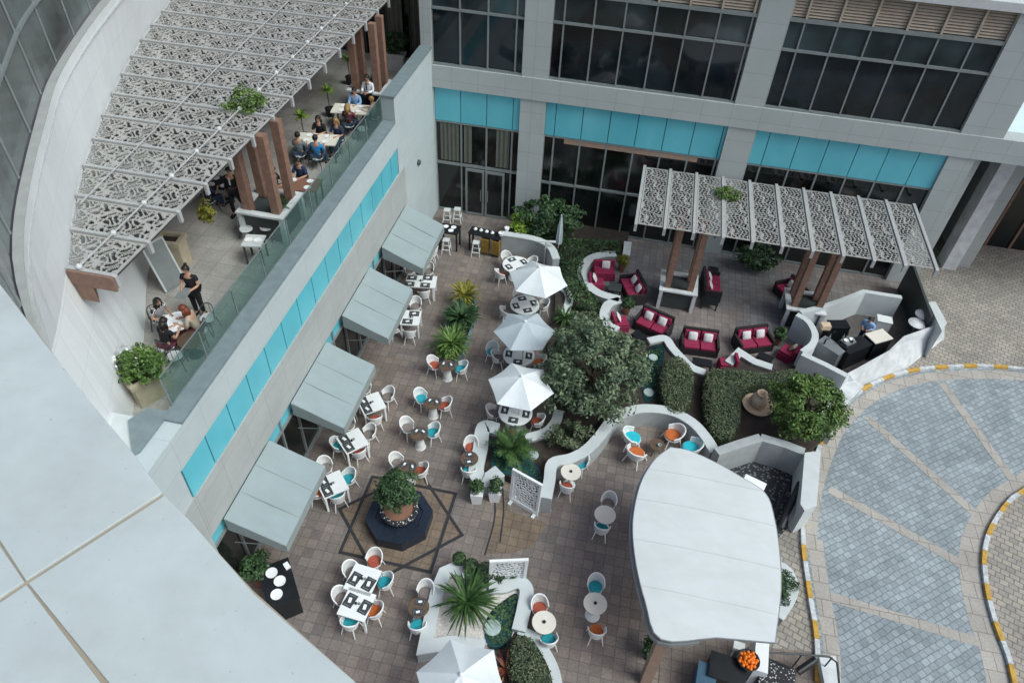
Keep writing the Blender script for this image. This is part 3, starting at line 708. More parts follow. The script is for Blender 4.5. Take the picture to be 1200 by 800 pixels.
for i in range(n-1):
    (ax, ay), (bx, by) = gp[i], gp[i+1]
    mbg.add([(ax, ay, 12.06), (bx, by, 12.06), (bx, by, 21), (ax, ay, 21)], [(0, 1, 2, 3)])
    d = Vector((-(by-ay), bx-ax, 0)).normalized()*.1
    mbg.add([(ax+d.x, ay+d.y, 12.06), (bx+d.x, by+d.y, 12.06), (bx+d.x, by+d.y, 21), (ax+d.x, ay+d.y, 21)], [(3, 2, 1, 0)])
cw = mbg.build('curtain_wall', M['towerglass'], tower)
mm = MB()
for i in range(0, n, 3): mm.obox((gp[i][0], gp[i][1], 16.5), (.05, .05, 8.9))
for z in (13.4, 17.4): mm.wall(offp(gp, -.03), .08, z, z+.07)
mm.build('mullions', M['frame'], cw)
# near ledge in front of the camera window
ledge = thing('window_ledge', 'large white panelled ledge with sandy joints in the near left corner', 'ledge', (-1.5, 1.0, 17.0))
def shrink(poly, d):
    cx = sum(q[0] for q in poly)/len(poly); cy = sum(q[1] for q in poly)/len(poly)
    return [(q[0]+(cx-q[0])*d/max(.2, math.hypot(q[0]-cx, q[1]-cy)), q[1]+(cy-q[1])*d/max(.2, math.hypot(q[0]-cx, q[1]-cy))) for q in poly]
Z = 17.0
pan = [[(-110, 205), (0, 332), (50, 396), (110, 474), (155, 528), (192, 578), (30, 682), (-60, 545), (-150, 420)],
       [(192, 578), (220, 605), (300, 693), (420, 800), (540, 905), (300, 1010), (125, 802), (30, 682)],
       [(30, 682), (-60, 545), (-150, 420), (-260, 520), (-130, 790)],
       [(30, 682), (125, 802), (300, 1010), (100, 1100), (-130, 790)]]
for p_ in pan: MB().prism(shrink(P(p_, Z), .011), Z-.06, Z).build('ledge_panel', M['slab'], ledge, bevel=.004)
o_ = P([(-110, 205), (0, 332), (50, 396), (110, 474), (155, 528), (192, 578), (220, 605), (300, 693), (420, 800), (540, 905), (300, 1010), (100, 1100), (-260, 520), (-150, 300)], Z)
MB().prism(shrink(o_, .02), Z-.5, Z-.012).build('ledge_core', M['slab_joint'], ledge)

# ================================================================ TERRACE PERGOLA
tp = thing('terrace_pergola', 'long lattice roofed pergola on brown posts over the upper terrace', 'pergola', (-12, 19, 6))
ZT = 9.7; RX = -10.72
by = [10.42+1.30*k for k in range(15)]
def wallx(y):
    for a, b in zip(plan, plan[1:]):
        if a[1] <= y <= b[1]: return a[0]+(b[0]-a[0])*(y-a[1])/(b[1]-a[1])
    return plan[-1][0]
for k, y in enumerate(by):
    xw = wallx(y)+.06
    bm = MB().box(xw, RX, y-.05, y+.05, ZT-.02, ZT+.09)
    bm.prism([(RX, y-.048), (RX+.08, y-.048), (RX+.08, y+.048), (RX, y+.048)], lambda x, yy_: ZT-.24, lambda x, yy_: ZT+.088-(x-RX)*.3)
    bm.build('beam', M['beam'], tp)
    if k < len(by)-1:
        xs_ = max(wallx(y), wallx(y+1.3))+.12; xm = xs_+(RX-xs_)*(.62 if k in (2, 3, 4) else .45 if k in (0, 1) else .0)
        MB().box(xm, RX-.06, y+.07, y+1.23, ZT-.10, ZT-.075).build('roof_sheet', M['roof_sheet'], tp)  # sheets below the lattice; dark ones added so its holes look shaded
        if xm > xs_+.1: MB().box(xs_, xm-.01, y+.07, y+1.23, ZT-.10, ZT-.075).build('roof_sheet', M['frosted' if k in (0, 2, 3) else 'roof_sheet'], tp)
    if k == 0: MB().prism([(xw+.1, y-.1), (xw+.55, y-.1), (xw+.1, y+.4)], ZT-.75, ZT-.31).build('bracket', M['wood'], tp)
    if k < len(by)-1:
        x0 = max(wallx(y), wallx(y+1.3)); x00 = min(wallx(y), wallx(y+1.3))
        lattice(x00+.08, RX-.01, y+.065, y+1.235, ZT+.03, .035, .026 if k < 6 else .034, .29, 'lattice_panel', M['lattice'], tp, .05,
                inside=lambda gx, gy, y=y: gx > (wallx(y)+(wallx(y+1.3)-wallx(y))*(gy-y)/1.3+.08))
MB().box(wallx(10.4)+.1, RX+.05, by[0]-.12, by[0]-.063, ZT-.30, ZT+.08).build('end_fascia', M['wood'], tp)
MB().tube([(-11.5, by[0], ZT+.16), (-11.75, 20.5, ZT+.16), (-11.9, 28, ZT+.16)], .022, 6).build('tie_rod', M['beam'], tp)
MB().tube([(-13.0, 12.6, ZT+.16), (-13.7, 20.5, ZT+.16), (-14.2, 28, ZT+.16)], .018, 6).build('tie_rod', M['beam'], tp)
hub = MB()
for k, y in enumerate(by): hub.ball((-11.5-.026*(y-10.4), y, ZT+.16), .07, 8, 5)
hub.build('rod_joints', M['sill'], tp)
def post_cluster(parent, cx, cy, z0, zt, dx, dy, w_=.26):
    b = MB(); h = .95; a, c_ = dx/2+.22, dy/2+.22
    for sx in (-1, 1):
        for sy in (-1, 1): b.box(cx+sx*a-.07, cx+sx*a+.07, cy+sy*c_-.07, cy+sy*c_+.07, z0, z0+h)
    b.box(cx-a-.1, cx+a+.1, cy-c_-.1, cy-c_+.12, z0+h, z0+h+.07); b.box(cx-a-.1, cx+a+.1, cy+c_-.12, cy+c_+.1, z0+h, z0+h+.07)
    b.box(cx-a-.1, cx-a+.12, cy-c_+.12, cy+c_-.12, z0+h, z0+h+.069); b.box(cx+a-.12, cx+a+.1, cy-c_+.12, cy+c_-.12, z0+h, z0+h+.069)
    pb = b.build('plinth', M['white_old'], parent)
    MB().box(cx-a+.08, cx+a-.08, cy-c_+.05, cy+c_-.05, z0+.05, z0+h-.08).build('inset', M['frame_dark'], pb)
    for sx in (-1, 1):
        for sy in (-1, 1): MB().box(cx+sx*dx/2-w_/2, cx+sx*dx/2+w_/2, cy+sy*dy/2-w_/2, cy+sy*dy/2+w_/2, z0+h-.04, zt).build('post', M['wood'], parent)
post_cluster(tp, -11.1, 17.75, 6, 9.66, .95, .95)
post_cluster(tp, -11.0, 26.7, 6, 9.66, .9, .8)
# ================================================================ COURT PERGOLA
cp = thing('courtyard_pergola', 'silver lattice pergola with eleven white beams fixed to the far facade', 'pergola', (6, 26, 0))
cxs = [.50+1.118*k for k in range(11)]; Y0, Y1 = 24.15, 28.68; ZC = 4.0
for x in cxs:
    b = MB().box(x-.06, x+.06, Y0, Y1, ZC-.02, ZC+.11)
    b.prism([(x-.055, Y0-.08), (x+.055, Y0-.08), (x+.055, Y0), (x-.055, Y0)], lambda xx, yy_: ZC-.24, lambda xx, yy_: ZC+.105-(Y0-yy_)*.3)
    b.build('beam', M['beam'], cp)
lat0 = lattice(cxs[0]+.08, cxs[1]-.08, Y0+.05, Y1-.05, ZC+.05, .02, .026, .30, 'lattice_panel', M['lattice'], cp, .06, mode='speckle')
for k in range(1, 10):
    o = lat0.copy(); C.objects.link(o); o.parent = cp; o.location.x = cxs[k]-cxs[0]
post_cluster(cp, 2.75, 24.9, 0, 3.96, .95, .8, .24)
post_cluster(cp, 7.95, 25.0, 0, 3.96, .95, .8, .24)

# ================================================================ AWNINGS
def awning(y0, y1, label, grp='awnings along the white wing'):
    t = thing('awning', label, 'awning', (WX, (y0+y1)/2, 0), group=grp)
    xi, xo, zi, zo = WX+.07, -7.36, 3.14, 2.42
    nx, ny = 8, 18; g_ = MB(); vs = []; fs = []; ph = y0*1.7
    def zf2(u, v): return zi+(zo-zi)*u-.045*math.sin(PI*u)*(.35+.65*abs(math.sin(3*PI*v)))-.012*math.sin(u*5+v*9+ph)*math.sin(PI*u)
    for k in (0, 1):
        for i in range(nx+1):
            for j in range(ny+1): vs.append((xi+(xo-xi)*i/nx, y0+(y1-y0)*j/ny, zf2(i/nx, j/ny)-k*.02))
    K = (nx+1)*(ny+1)
    for i in range(nx):
        for j in range(ny):
            q = i*(ny+1)+j; fs += [(q, q+ny+1, q+ny+2, q+1), (K+q+1, K+q+ny+2, K+q+ny+1, K+q)]
    o_ = g_.add(vs, fs).build('canopy', M['awning'], t, smooth=True)
    zf_ = lambda x: zi+(zo-zi)*(x-xi)/(xo-xi)+.004
    for f_ in (.3333, .6667): MB().bar((xi+.02, y0+(y1-y0)*f_, zf_(xi+.02)), (xo-.02, y0+(y1-y0)*f_, zf_(xo-.02)), .022, .007).build('seam', M['awning_side'], t)
    MB().box(xo-.03, xo+.01, y0, y1, zo-.34, zo-.032).build('valance', M['awning_side'], t)
    for y in (y0, y1):
        s_ = 1 if y == y0 else -1
        MB().add([(xi, y, zi-.04), (xo-.04, y, zo-.04), (xo-.04, y, zo-.33), (xi, y, zi-.55), (xi, y+s_*.015, zi-.04), (xo-.04, y+s_*.015, zo-.04), (xo-.04, y+s_*.015, zo-.33), (xi, y+s_*.015, zi-.55)],
                 [(0, 1, 2, 3), (7, 6, 5, 4), (0, 4, 5, 1), (2, 6, 7, 3), (1, 5, 6, 2), (0, 3, 7, 4)]).build('side_panel', M['awning_side'], t)
    fr = MB()
    for y in (y0+.05, (y0+y1)/2, y1-.05): fr.tube([(xi, y, 1.9), (xo+.1-.1, y, zo-.1)], .015, 5)
    fr.build('frame', M['frame'], t); return t
awning(8.88, 11.58, 'pale grey sloping awning nearest the ledge, beside the black service station')
awning(13.05, 15.85, 'pale grey sloping awning beside the tables with orange and teal seats, second from near')
awning(17.2, 20.0, 'pale grey sloping awning beside the two place square table, third from near')
awning(21.3, 24.35, 'pale grey sloping awning furthest back, beside the dark bar table at the doors')

# ================================================================ WHITE MEMBRANE CANOPY AND SERVICE AREA (right)
ct = thing('membrane_canopy', 'big white leaf shaped membrane canopy over the bar at lower right', 'canopy', (3.8, 11.3, 0))
out = cr(P([(786, 524), (808, 528), (839, 542), (869, 559), (897, 578), (907, 606), (913, 645), (915, 690), (908, 752)], 3.0), 4)+cr(P([(840, 746), (775, 748), (757, 705), (746, 660), (742, 620), (745, 590), (753, 562), (768, 538), (786, 524)], 3.0), 4)[:-1]
cx_ = sum(q[0] for q in out)/len(out); cy_ = sum(q[1] for q in out)/len(out); m_ = MB(); n = len(out)
rings = [1.0, .8, .55, .3, .05]; vs = []; fs = []
for k, s_ in enumerate(rings):
    for q in out: vs.append((cx_+(q[0]-cx_)*s_, cy_+(q[1]-cy_)*s_, 3.0+.07*(1-s_**2)))
for k in range(4):
    for i in range(n): fs.append((k*n+i, k*n+(i+1) % n, (k+1)*n+(i+1) % n, (k+1)*n+i))
fs.append(tuple(range(4*n, 5*n)))
o2 = len(vs); vs += [(q[0], q[1], 2.9) for q in out]
for i in range(n): fs.append((o2+i, o2+(i+1) % n, (i+1) % n, i))
fs.append(tuple(range(o2+n-1, o2-1, -1)))
m_.add(vs, fs); o = m_.build('membrane', M['canopy'], ct); 
for yy in (9.6, 10.9, 12.2, 13.3):
    sm_ = MB(); xs_ = []
    for a, b in zip(out, out[1:]+out[:1]):
        if (a[1]-yy)*(b[1]-yy) < 0: xs_.append(a[0]+(b[0]-a[0])*(yy-a[1])/(b[1]-a[1]))
    x0, x1 = min(xs_)+.03, max(xs_)-.03; K = 14; prev = None
    for i in range(K+1):
        x = x0+(x1-x0)*i/K; lo, hi = 0.0, 1.0
        d = math.hypot(x-cx_, yy-cy_)
        # ring coordinate by scaling from the middle
        s_ = 0.0
        for a, b in zip(out, out[1:]+out[:1]):
            den = (x-cx_)*(b[1]-a[1])-(yy-cy_)*(b[0]-a[0])
            if abs(den) > 1e-9:
                t_ = ((a[0]-cx_)*(b[1]-a[1])-(a[1]-cy_)*(b[0]-a[0]))/den; u_ = ((a[0]-cx_)*(yy-cy_)-(a[1]-cy_)*(x-cx_))/den
                if t_ > 0 and -1e-6 <= u_ <= 1+1e-6: s_ = 1/t_; break
        q = (x, yy, 3.0+.07*(1-s_**2)+.008)
        if prev: sm_.bar(prev, q, .014, .006)
        prev = q
    sm_.build('seam', M['sill'], ct)
MB().wall([(cx_+(q[0]-cx_)*1.006, cy_+(q[1]-cy_)*1.004) for q in out], .02, 2.95, 3.002, closed=True).build('rim', M['steel'], ct)
MB().wall([(cx_+(q[0]-cx_)*1.01-.03, cy_+(q[1]-cy_)*1.0) for q in out][n//2+2:-2], .07, 2.72, 2.84).build('edge_beam', M['steel'], ct)
for (x, y) in ((2.72, 8.55), (2.6, 13.4), (4.8, 12.8)): MB().box(x-.14, x+.14, y-.14, y+.14, 0, 2.88).build('post', M['wood_lt'], ct)
# ================================================================ GARDEN WALLS AND BEDS
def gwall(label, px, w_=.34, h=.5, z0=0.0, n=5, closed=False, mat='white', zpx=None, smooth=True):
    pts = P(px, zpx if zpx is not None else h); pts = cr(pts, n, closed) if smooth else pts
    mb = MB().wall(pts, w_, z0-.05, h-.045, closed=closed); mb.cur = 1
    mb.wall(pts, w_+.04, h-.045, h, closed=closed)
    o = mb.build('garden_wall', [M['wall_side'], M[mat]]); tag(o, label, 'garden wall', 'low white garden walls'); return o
gwall('low white wall curling round the crimson corner seat by the far pot plant', [(722, 297), (705, 298), (690, 304), (682, 317), (687, 331), (702, 343), (726, 350)], .36, .55)
gwall('small curled white wall enclosing the single crimson tub seat and cushion', [(727, 351), (713, 356), (708, 369), (713, 380), (724, 386)], .34, .55)
gwall('pointed white wall behind the crimson sofas, curving down beside the clipped hedge', [(760, 399), (779, 396), (788, 407), (799, 419), (811, 430), (826, 436)], .3, .5)
gwall('short peaked white wall between hedge and the rightmost crimson double sofa', [(854, 425), (867, 412), (884, 423), (905, 430)], .3, .5, smooth=False)
gwall('round white wall sheltering the four turquoise and orange tub chairs', [(640, 583), (644, 562), (648, 542), (670, 536), (688, 526), (704, 509), (718, 491), (738, 481), (760, 478), (788, 482), (811, 494), (827, 511), (838, 529)], .34, .8)
gwall('curved white wall behind the round table under the third umbrella', [(655, 480), (651, 494), (639, 506), (616, 513)], .32, .5)
gwall('white wall with square far end holding the fan palm beside the far lattice screen', [(584, 502), (567, 500), (563, 525), (558, 552), (568, 562), (586, 551)], .46, .55)
gwall('angular white wall framing the pebble bed with the big fan palm, bottom centre', [(573, 686), (590, 686), (607, 681), (617, 690), (614, 712), (608, 738)], .36, .5)
gwall('long white wall left of the big fan palm, bottom centre', [(550, 672), (535, 664), (521, 670), (513, 690), (505, 722), (498, 757), (530, 752), (568, 757)], .34, .55, smooth=False)
gwall('curved white wall edging the oval hedge beside the cream round table', [(608, 737), (626, 746), (640, 764), (650, 785), (655, 810)], .22, .4)
gwall('small curved white bench wall beside the second umbrella', [(652, 333), (664, 341), (667, 352), (662, 366)], .3, .45)
gwall('tall curved grey white wall in front of the dark shrubs by the doors', [(588, 273), (610, 276), (632, 281), (646, 290), (652, 303)], .3, 1.0)
gwall('short straight white wall stub beside the potted plant by the lounge', [(736, 283), (734, 299)], .3, .5)
gwall('white wall edging the round bush on the sandy pavement right of the canopy', [(908, 660), (922, 668), (929, 684), (926, 700), (912, 722)], .3, .4)
# service yard walls: tall, pointed
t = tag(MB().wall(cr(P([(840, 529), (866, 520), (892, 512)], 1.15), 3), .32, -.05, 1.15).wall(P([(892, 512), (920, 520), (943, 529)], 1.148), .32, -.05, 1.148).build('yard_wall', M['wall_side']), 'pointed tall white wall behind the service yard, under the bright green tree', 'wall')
t = tag(MB().prism(P([(943, 530), (962, 528), (961, 545), (957, 592), (943, 598), (938, 590)], 1.3), 0, 1.3).build('yard_pier', M['white']), 'broad white wall pier between the service yard and the painted kerb', 'wall')
# beds
def bed(name, poly, z, mat, kind='structure'): return tag(MB().prism(poly, -.1, z).build(name, mat), kind=kind)
bed('garden_soil', P([(652, 300), (690, 296), (684, 318), (690, 336), (708, 348), (704, 368), (712, 386), (760, 402), (782, 400), (799, 424), (824, 440), (856, 428), (868, 416), (905, 434), (934, 422), (975, 440), (975, 505), (945, 530), (892, 514), (838, 531), (812, 496), (786, 484), (760, 480), (736, 483), (704, 511), (670, 538), (648, 544), (644, 580), (586, 553), (568, 560), (560, 550), (568, 502), (585, 502), (616, 514), (640, 507), (652, 496), (655, 480), (648, 440), (640, 400), (650, 370)], .36), .36, M['soil'])
bed('garden_soil', P([(588, 275), (646, 292), (655, 305), (690, 297), (734, 286), (740, 262), (690, 255), (640, 262), (605, 262)], .3), .3, M['soil'])
bed('garden_soil', P([(608, 738), (626, 747), (640, 765), (655, 812), (590, 812), (585, 770), (596, 750)], .3), .3, M['soil'])
peb = bed('white_pebble_bed', P([(552, 672), (534, 666), (521, 672), (514, 692), (500, 755), (530, 751), (568, 755), (600, 745), (614, 712), (616, 690), (606, 683), (573, 688)], .34), .34, M['pebble'], 'stuff')
struct('pond_water', MB().prism(cr(P([(606, 695), (588, 705), (574, 718), (568, 735), (570, 752), (582, 758), (598, 748), (604, 722)], .36), 4, True), .2, .36), M['water'])
struct('pond_water', MB().prism(cr(P([(760, 408), (778, 406), (776, 430), (770, 462), (756, 470), (752, 440)], .38), 4, True), .2, .385), M['water'])
struct('pond_water', MB().prism(P([(576, 515), (586, 512), (632, 548), (640, 570), (612, 560), (575, 550)], .38), .2, .385), M['water'])
def disc(px, r, z, lab): 
    x, y = A2(*px, z); tag(MB().lathe([(r, 0), (r, .05), (r*.92, .07)], (x, y, z-.02), 14).build('stepping_stone', M['stone']), lab, 'stone', 'round stepping stones')
disc((577, 735), .24, .37, 'round pale stepping stone in the lens shaped pond, bottom centre')
disc((765, 419), .18, .39, 'round pale stepping stone at the top of the narrow pond by the sofas')
disc((760, 460), .2, .39, 'round pale stepping stone at the foot of the narrow pond by the grey green tree')
disc((625, 533), .18, .39, 'round pale stepping stone right of the fan palm behind the lattice screen')

# ---------------------------------------------------------------- trees
def tree(label, base, crown, rad, mat, nclump, per, cr_, ln, wd, r=.1, seed=3, group=None, name='tree', limbs=5):
    t = thing(name, label, 'tree', (*base, .3), group=group)
    b = MB(); trunk(b, (*base, .25), (crown[0], crown[1], crown[2]-rad[2]*.25), r, 8, limbs, rad[0]*.6, seed); b.build('trunk', M['bark'], t)
    V, F = cloud(crown, rad, nclump, per, cr_, ln, wd, seed=seed); npmesh('crown', V, F, M[mat], t); return t
c = at(698, 428, 2.3); tree('large bushy grey green olive tree in the middle of the garden', (c.x, c.y+.2), (c.x, c.y, 2.2), (1.95, 1.9, 1.55), 'leaf_olive', 215, 62, .34, .17, .075, .14, 5, 'garden trees')
c = at(668, 505, 1.0); V, F = cloud((c.x, c.y, .8), (.85, .5, .5), 34, 50, .2, .12, .06, seed=8)
o = npmesh('low_shrub', V, F, M['leaf_hedge']); tag(o, 'low olive brown shrub at the foot of the big tree, beside the round wall', 'shrub')
c = at(950, 474, 2.0); tree('bright green bushy tree beside the painted kerb', (c.x-.1, c.y+.1), (c.x, c.y, 1.9), (1.22, 1.2, 1.05), 'leaf_bright', 150, 60, .3, .15, .07, .1, 6, 'garden trees')
c = at(638, 250, 1.6); V, F = cloud((c.x, c.y, 1.3), (1.7, .9, 1.1), 90, 55, .3, .17, .085, seed=11)
o = npmesh('shrub', V, F, M['leaf_dark']); tag(o, 'mass of dark shrubs in front of the facade column by the doors', 'shrub')
c = at(612, 262, 1.2); V, F = cloud((c.x, c.y, 1.1), (.5, .4, .7), 26, 40, .22, .16, .08, seed=12)
o = npmesh('shrub', V, F, M['leaf_lime']); tag(o, 'yellow green leafy shrub left of the dark shrubs, next to the doors', 'shrub')
c = at(700, 288, .6); V, F = hedge_leaves(P([(660, 278), (690, 278), (728, 280), (726, 294), (700, 292), (680, 298), (655, 302)], .7), .3, .7, 300, .12, .06)
o = npmesh('hedge', V, F, M['leaf_dark']); tag(o, 'dark green hedge strip below the facade windows beside the folded umbrella', 'hedge')
V, F = hedge_leaves(P([(658, 304), (684, 298), (680, 318), (690, 338), (704, 350), (700, 362), (682, 358), (668, 350), (662, 330)], .75), .3, .75, 330, .13, .07)
o = npmesh('hedge', V, F, M['leaf_dark']); tag(o, 'dark leafy hedge wrapped round the outside of the curled white lounge wall', 'hedge')
V, F = hedge_leaves(P([(672, 362), (700, 364), (706, 378), (716, 390), (700, 396), (680, 392), (668, 380)], .9), .3, .9, 300, .1, .05)
o = npmesh('hedge', V, F, M['leaf_hedge']); tag(o, 'pale clipped hedge top between the two curled walls and the big tree', 'hedge')
def hedge(label, px, z1, mat='leaf_hedge', ln=.075, dens=800, dome=.12):
    t = thing('hedge', label, 'hedge', (*P(px, z1)[0], .3)); poly = cr(P(px, z1), 3, True)
    cx = sum(q[0] for q in poly)/len(poly); cy = sum(q[1] for q in poly)/len(poly)
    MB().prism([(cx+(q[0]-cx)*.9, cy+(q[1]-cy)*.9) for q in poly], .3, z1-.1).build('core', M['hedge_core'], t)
    V, F = hedge_leaves(poly, .3, z1, dens, ln, ln*.55, dome); npmesh('foliage', V, F, M[mat], t)
hedge('oval clipped olive hedge between the narrow pond and the clay urn', [(795, 415), (812, 432), (812, 460), (802, 480), (785, 478), (775, 455), (778, 428)], .95)
hedge('large L shaped clipped hedge around the clay urn below the crimson sofas', [(830, 433), (860, 431), (900, 435), (930, 430), (932, 438), (912, 446), (882, 450), (869, 464), (868, 490), (856, 512), (838, 508), (828, 480)], .95)
hedge('oval clipped hedge with reddish inner edge at bottom centre', [(605, 745), (620, 744), (632, 760), (642, 782), (646, 806), (618, 812), (600, 790), (598, 762)], .8)
c = at(917, 683, .6)
V, F = cloud((c.x, c.y, .45), (.5, .55, .45), 30, 60, .18, .08, .045, seed=15); o = npmesh('shrub', V, F, M['leaf_dark']); tag(o, 'small round clipped bush half hidden by the right edge of the canopy', 'shrub')
V, F = fronds((*A2(593, 782, .5), .4), 22, .5, .03, .9, .5, seed=31); o = npmesh('bromeliad', V, F, M['leaf_red']); tag(o, 'red leaved bromeliad beside the oval hedge at bottom centre', 'plant')
# palms
def palm(label, px, z, L, n, mat='leaf_palm', w_=.06, seed=3, name='fan_palm', bl=0, droop=.9, up=1.15):
    x, y = A2(*px, z); t = thing(name, label, 'plant', (x, y, .3))
    b = MB(); b.tube([(x, y, .3), (x, y, z)], [.1, .08], 7); b.build('trunk', M['bark'], t)
    V, F = fronds((x, y, z), n, L, w_, up, droop, seed=seed, bladelets=bl); npmesh('fronds', V, F, M[mat], t); return t
palm('big spiky fan palm in the white pebble bed, bottom centre', (547, 704), .75, .98, 130, w_=.034, seed=4)
palm('dark feathery sago palm behind the far white lattice screen', (600, 524), .8, .85, 46, w_=.16, seed=5, bl=12, name='sago_palm')
palm('small dark spiky palm right of the second umbrella', (662, 372), .7, .65, 50, w_=.03, seed=6)
# planter with three palms, mid court
t = thing('planter_trough', 'dark stone planter trough on the court paving holding three small palms', 'planter', (*A2(545, 385), 0))
pts = cr(P([(548, 345), (557, 352), (556, 372), (549, 396), (538, 418), (516, 416), (520, 395), (530, 368)], .25), 4, True)
MB().wall(pts, .12, -.02, .28, closed=True).build('rim', M['cap'], t); MB().prism(pts, -.02, .2).build('bed', M['soil'], t)
palm('yellow tipped bushy plant at the far end of the planter trough', (545, 346), .55, .78, 70, 'leaf_yellow', .05, 7, 'leafy_plant', 0, .5)
palm('dark broad leaved plant in the middle of the planter trough', (541, 372), .5, .85, 110, 'leaf_dark', .07, 8, 'leafy_plant', 0, .5)
palm('bright green strap leaved palm at the near end of the planter trough', (529, 402), .55, .92, 90, 'leaf_bright', .04, 9, 'leafy_plant', 0, .8)
for px, rr, mt, lab, sd_ in (((541, 374), (.5, .55, .34), 'leaf_dark', 'dense dark green bush between the palms in the planter trough', 101), ((526, 412), (.36, .3, .22), 'leaf_bright', 'low bright green filler at the near tip of the planter trough', 102)):
    c = at(*px, .45); V, F = cloud((c.x, c.y, .45), rr, 40, 46, .18, .13, .055, seed=sd_); o = npmesh('bush', V, F, M[mt]); tag(o, lab, 'shrub')
# topiary balls along the pebble bed
for px, z, r, lab in (((538, 654), .7, .19, 'leftmost and smallest of three clipped topiary balls in a row by the near screen'), ((552, 663), .72, .22, 'middle of three clipped topiary balls in a row by the near screen'), ((569, 669), .75, .27, 'largest topiary ball, right hand one of three beside the near screen')):
    x, y = A2(*px, z); t = thing('topiary_ball', lab, 'shrub', (x, y, .0), group='topiary balls'); MB().tube([(x, y, 0), (x, y, z)], .025, 6).build('trunk', M['bark'], t)
    rng = np.random.default_rng(int(r*1000)); q = rng.normal(0, 1, (900, 3)); q /= np.linalg.norm(q, axis=1)[:, None]
    V, F = leaves(np.array([x, y, z])+q*r, q, .07, .04, .5, rng); npmesh('foliage', V, F, M['leaf_dark'], t); 
c = at(586, 671, .5); V, F = cloud((c.x, c.y, .5), (.45, .25, .3), 22, 40, .16, .13, .05, seed=21); o = npmesh('shrub', V, F, M['leaf_dark']); tag(o, 'dark leafy bush growing up against the near white lattice screen', 'shrub')
# white square pots with clipped plants by the far screen
for px, lab in (((559, 584), 'white tapered square pot with clipped bush, left of two by the far screen'), ((580, 582), 'white tapered square pot with clipped bush, right of two by the far screen')):
    x, y = A2(*px, .1); t = thing('potted_bush', lab, 'pot plant', (x, y, 0), group='white square pots')
    MB().obox((x, y, .26), (.3, .3, .52), .15, taper=1.35).build('pot', M['white_furn'], t)
    V, F = cloud((x, y, .78), (.2, .2, .28), 26, 34, .12, .09, .045, seed=int(x*50+900)); npmesh('foliage', V, F, M['leaf_dark'], t)
# dark round bush by service station
x, y = A2(298, 662, .9); t = thing('potted_bush', 'dark round potted bush between the nearest awning and the black service station', 'pot plant', (x, y, 0))
MB().lathe([(.2, 0), (.28, .5), (.25, .5), (.25, .4)], (x, y, 0), 14).build('pot', M['terracotta'], t); V, F = cloud((x, y, .85), (.4, .4, .4), 40, 44, .16, .11, .06, seed=44); npmesh('foliage', V, F, M['leaf_dark'], t)
x, y = A2(764, 760, .5); t = thing('potted_bush', 'dark bush in a pot beside the brown canopy post at bottom', 'pot plant', (x, y, 0))
MB().lathe([(.14, 0), (.2, .35), (.17, .35)], (x, y, 0), 12).build('pot', M['line'], t); V, F = cloud((x, y, .65), (.25, .25, .3), 26, 40, .13, .1, .05, seed=45); npmesh('foliage', V, F, M['leaf_dark'], t)
# lounge pot plants
for px, lab, mm_ in (((729, 312), 'terracotta pot with small plant beside the crimson corner seat', 'leaf_yellow'), ((734, 362), 'terracotta pot with plant between the two curled lounge walls', 'leaf_dark'), ((912, 398), 'square brown planter with bush beside the bar wall', 'leaf_dark')):
    x, y = A2(*px, .25); t = thing('potted_plant', lab, 'pot plant', (x, y, 0)); MB().lathe([(.13, 0), (.19, .4), (.16, .4), (.15, .34)], (x, y, 0), 12).build('pot', M['terracotta'], t)
    V, F = cloud((x, y, .6), (.22, .22, .25), 22, 30, .12, .13, .055, seed=int(x*30+999)); npmesh('foliage', V, F, M[mm_], t)
c = at(886, 300, .8); V, F = cloud((c.x, c.y, .75), (1.0, .45, .75), 40, 50, .26, .15, .075, seed=51); o = npmesh('shrub', V, F, M['leaf_dark']); tag(o, 'dark shrub in shade beneath the courtyard pergola by the facade', 'shrub')
# climbers through the pergola roofs
for px, z, rr, lab, sd_ in (((852, 228), 4.15, (.5, .38, .28), 'green climber growing up through the courtyard pergola roof', 61), ((287, 119), 9.9, (.62, .55, .38), 'green climber growing up through the terrace pergola roof', 62)):
    c = at(*px, z); V, F = cloud((c.x, c.y, z), rr, 30, 44, .2, .11, .055, seed=sd_); t = thing('climber', lab, 'climber', (c.x, c.y, z-.6)); npmesh('foliage', V, F, M['leaf_bright'], t)
    b = MB(); b.tube([(c.x, c.y, z-2.2), (c.x+.1, c.y, z-1.1), (c.x, c.y, z)], .03, 6); b.build('stem', M['bark'], t)
# ---------------------------------------------------------------- clay urn, fountain basin
x, y = A2(888, 474, .5); t = thing('clay_urn', 'sandy clay urn with round mouth lying on a clay saucer inside the hedge', 'urn', (x, y, .36))
MB().lathe([(.3, .36), (.50, .42), (.56, .52), (.51, .54), (.42, .48), (.05, .46)], (x, y, 0), 24).build('saucer', M['clay'], t)
MB().lathe([(.16, .42), (.31, .55), (.34, .70), (.27, .88), (.16, .98), (.15, 1.02), (.2, 1.07), (.19, 1.09), (.13, 1.05), (.11, .9)], (x+.02, y+.05, 0), 18).build('jar', M['clay'], t, smooth=True)
x, y = SC; t = thing('fountain_basin', 'octagonal dark blue tiled basin at the centre of the paved star', 'fountain', (x, y, 0))
def octo(r, a0=PI/8): return [(x+r*math.cos(a0+PI/4*k), y+r*math.sin(a0+PI/4*k)) for k in range(8)]
MB().wall(octo(.90), .28, -.02, .42, closed=True).build('rim', M['basin'], t); MB().prism(octo(.80), -.02, .38).build('water', M['basin'], t)
t = thing('mosaic_pot', 'round pot with black and white mosaic rim standing in the blue basin', 'pot', (x, y+.05, .3))
MB().lathe([(.40, .3), (.46, .42), (.56, .62), (.575, .70), (.46, .71), (.45, .66)], (x, y+.05, 0), 28).build('bowl', M['terracotta'], t)
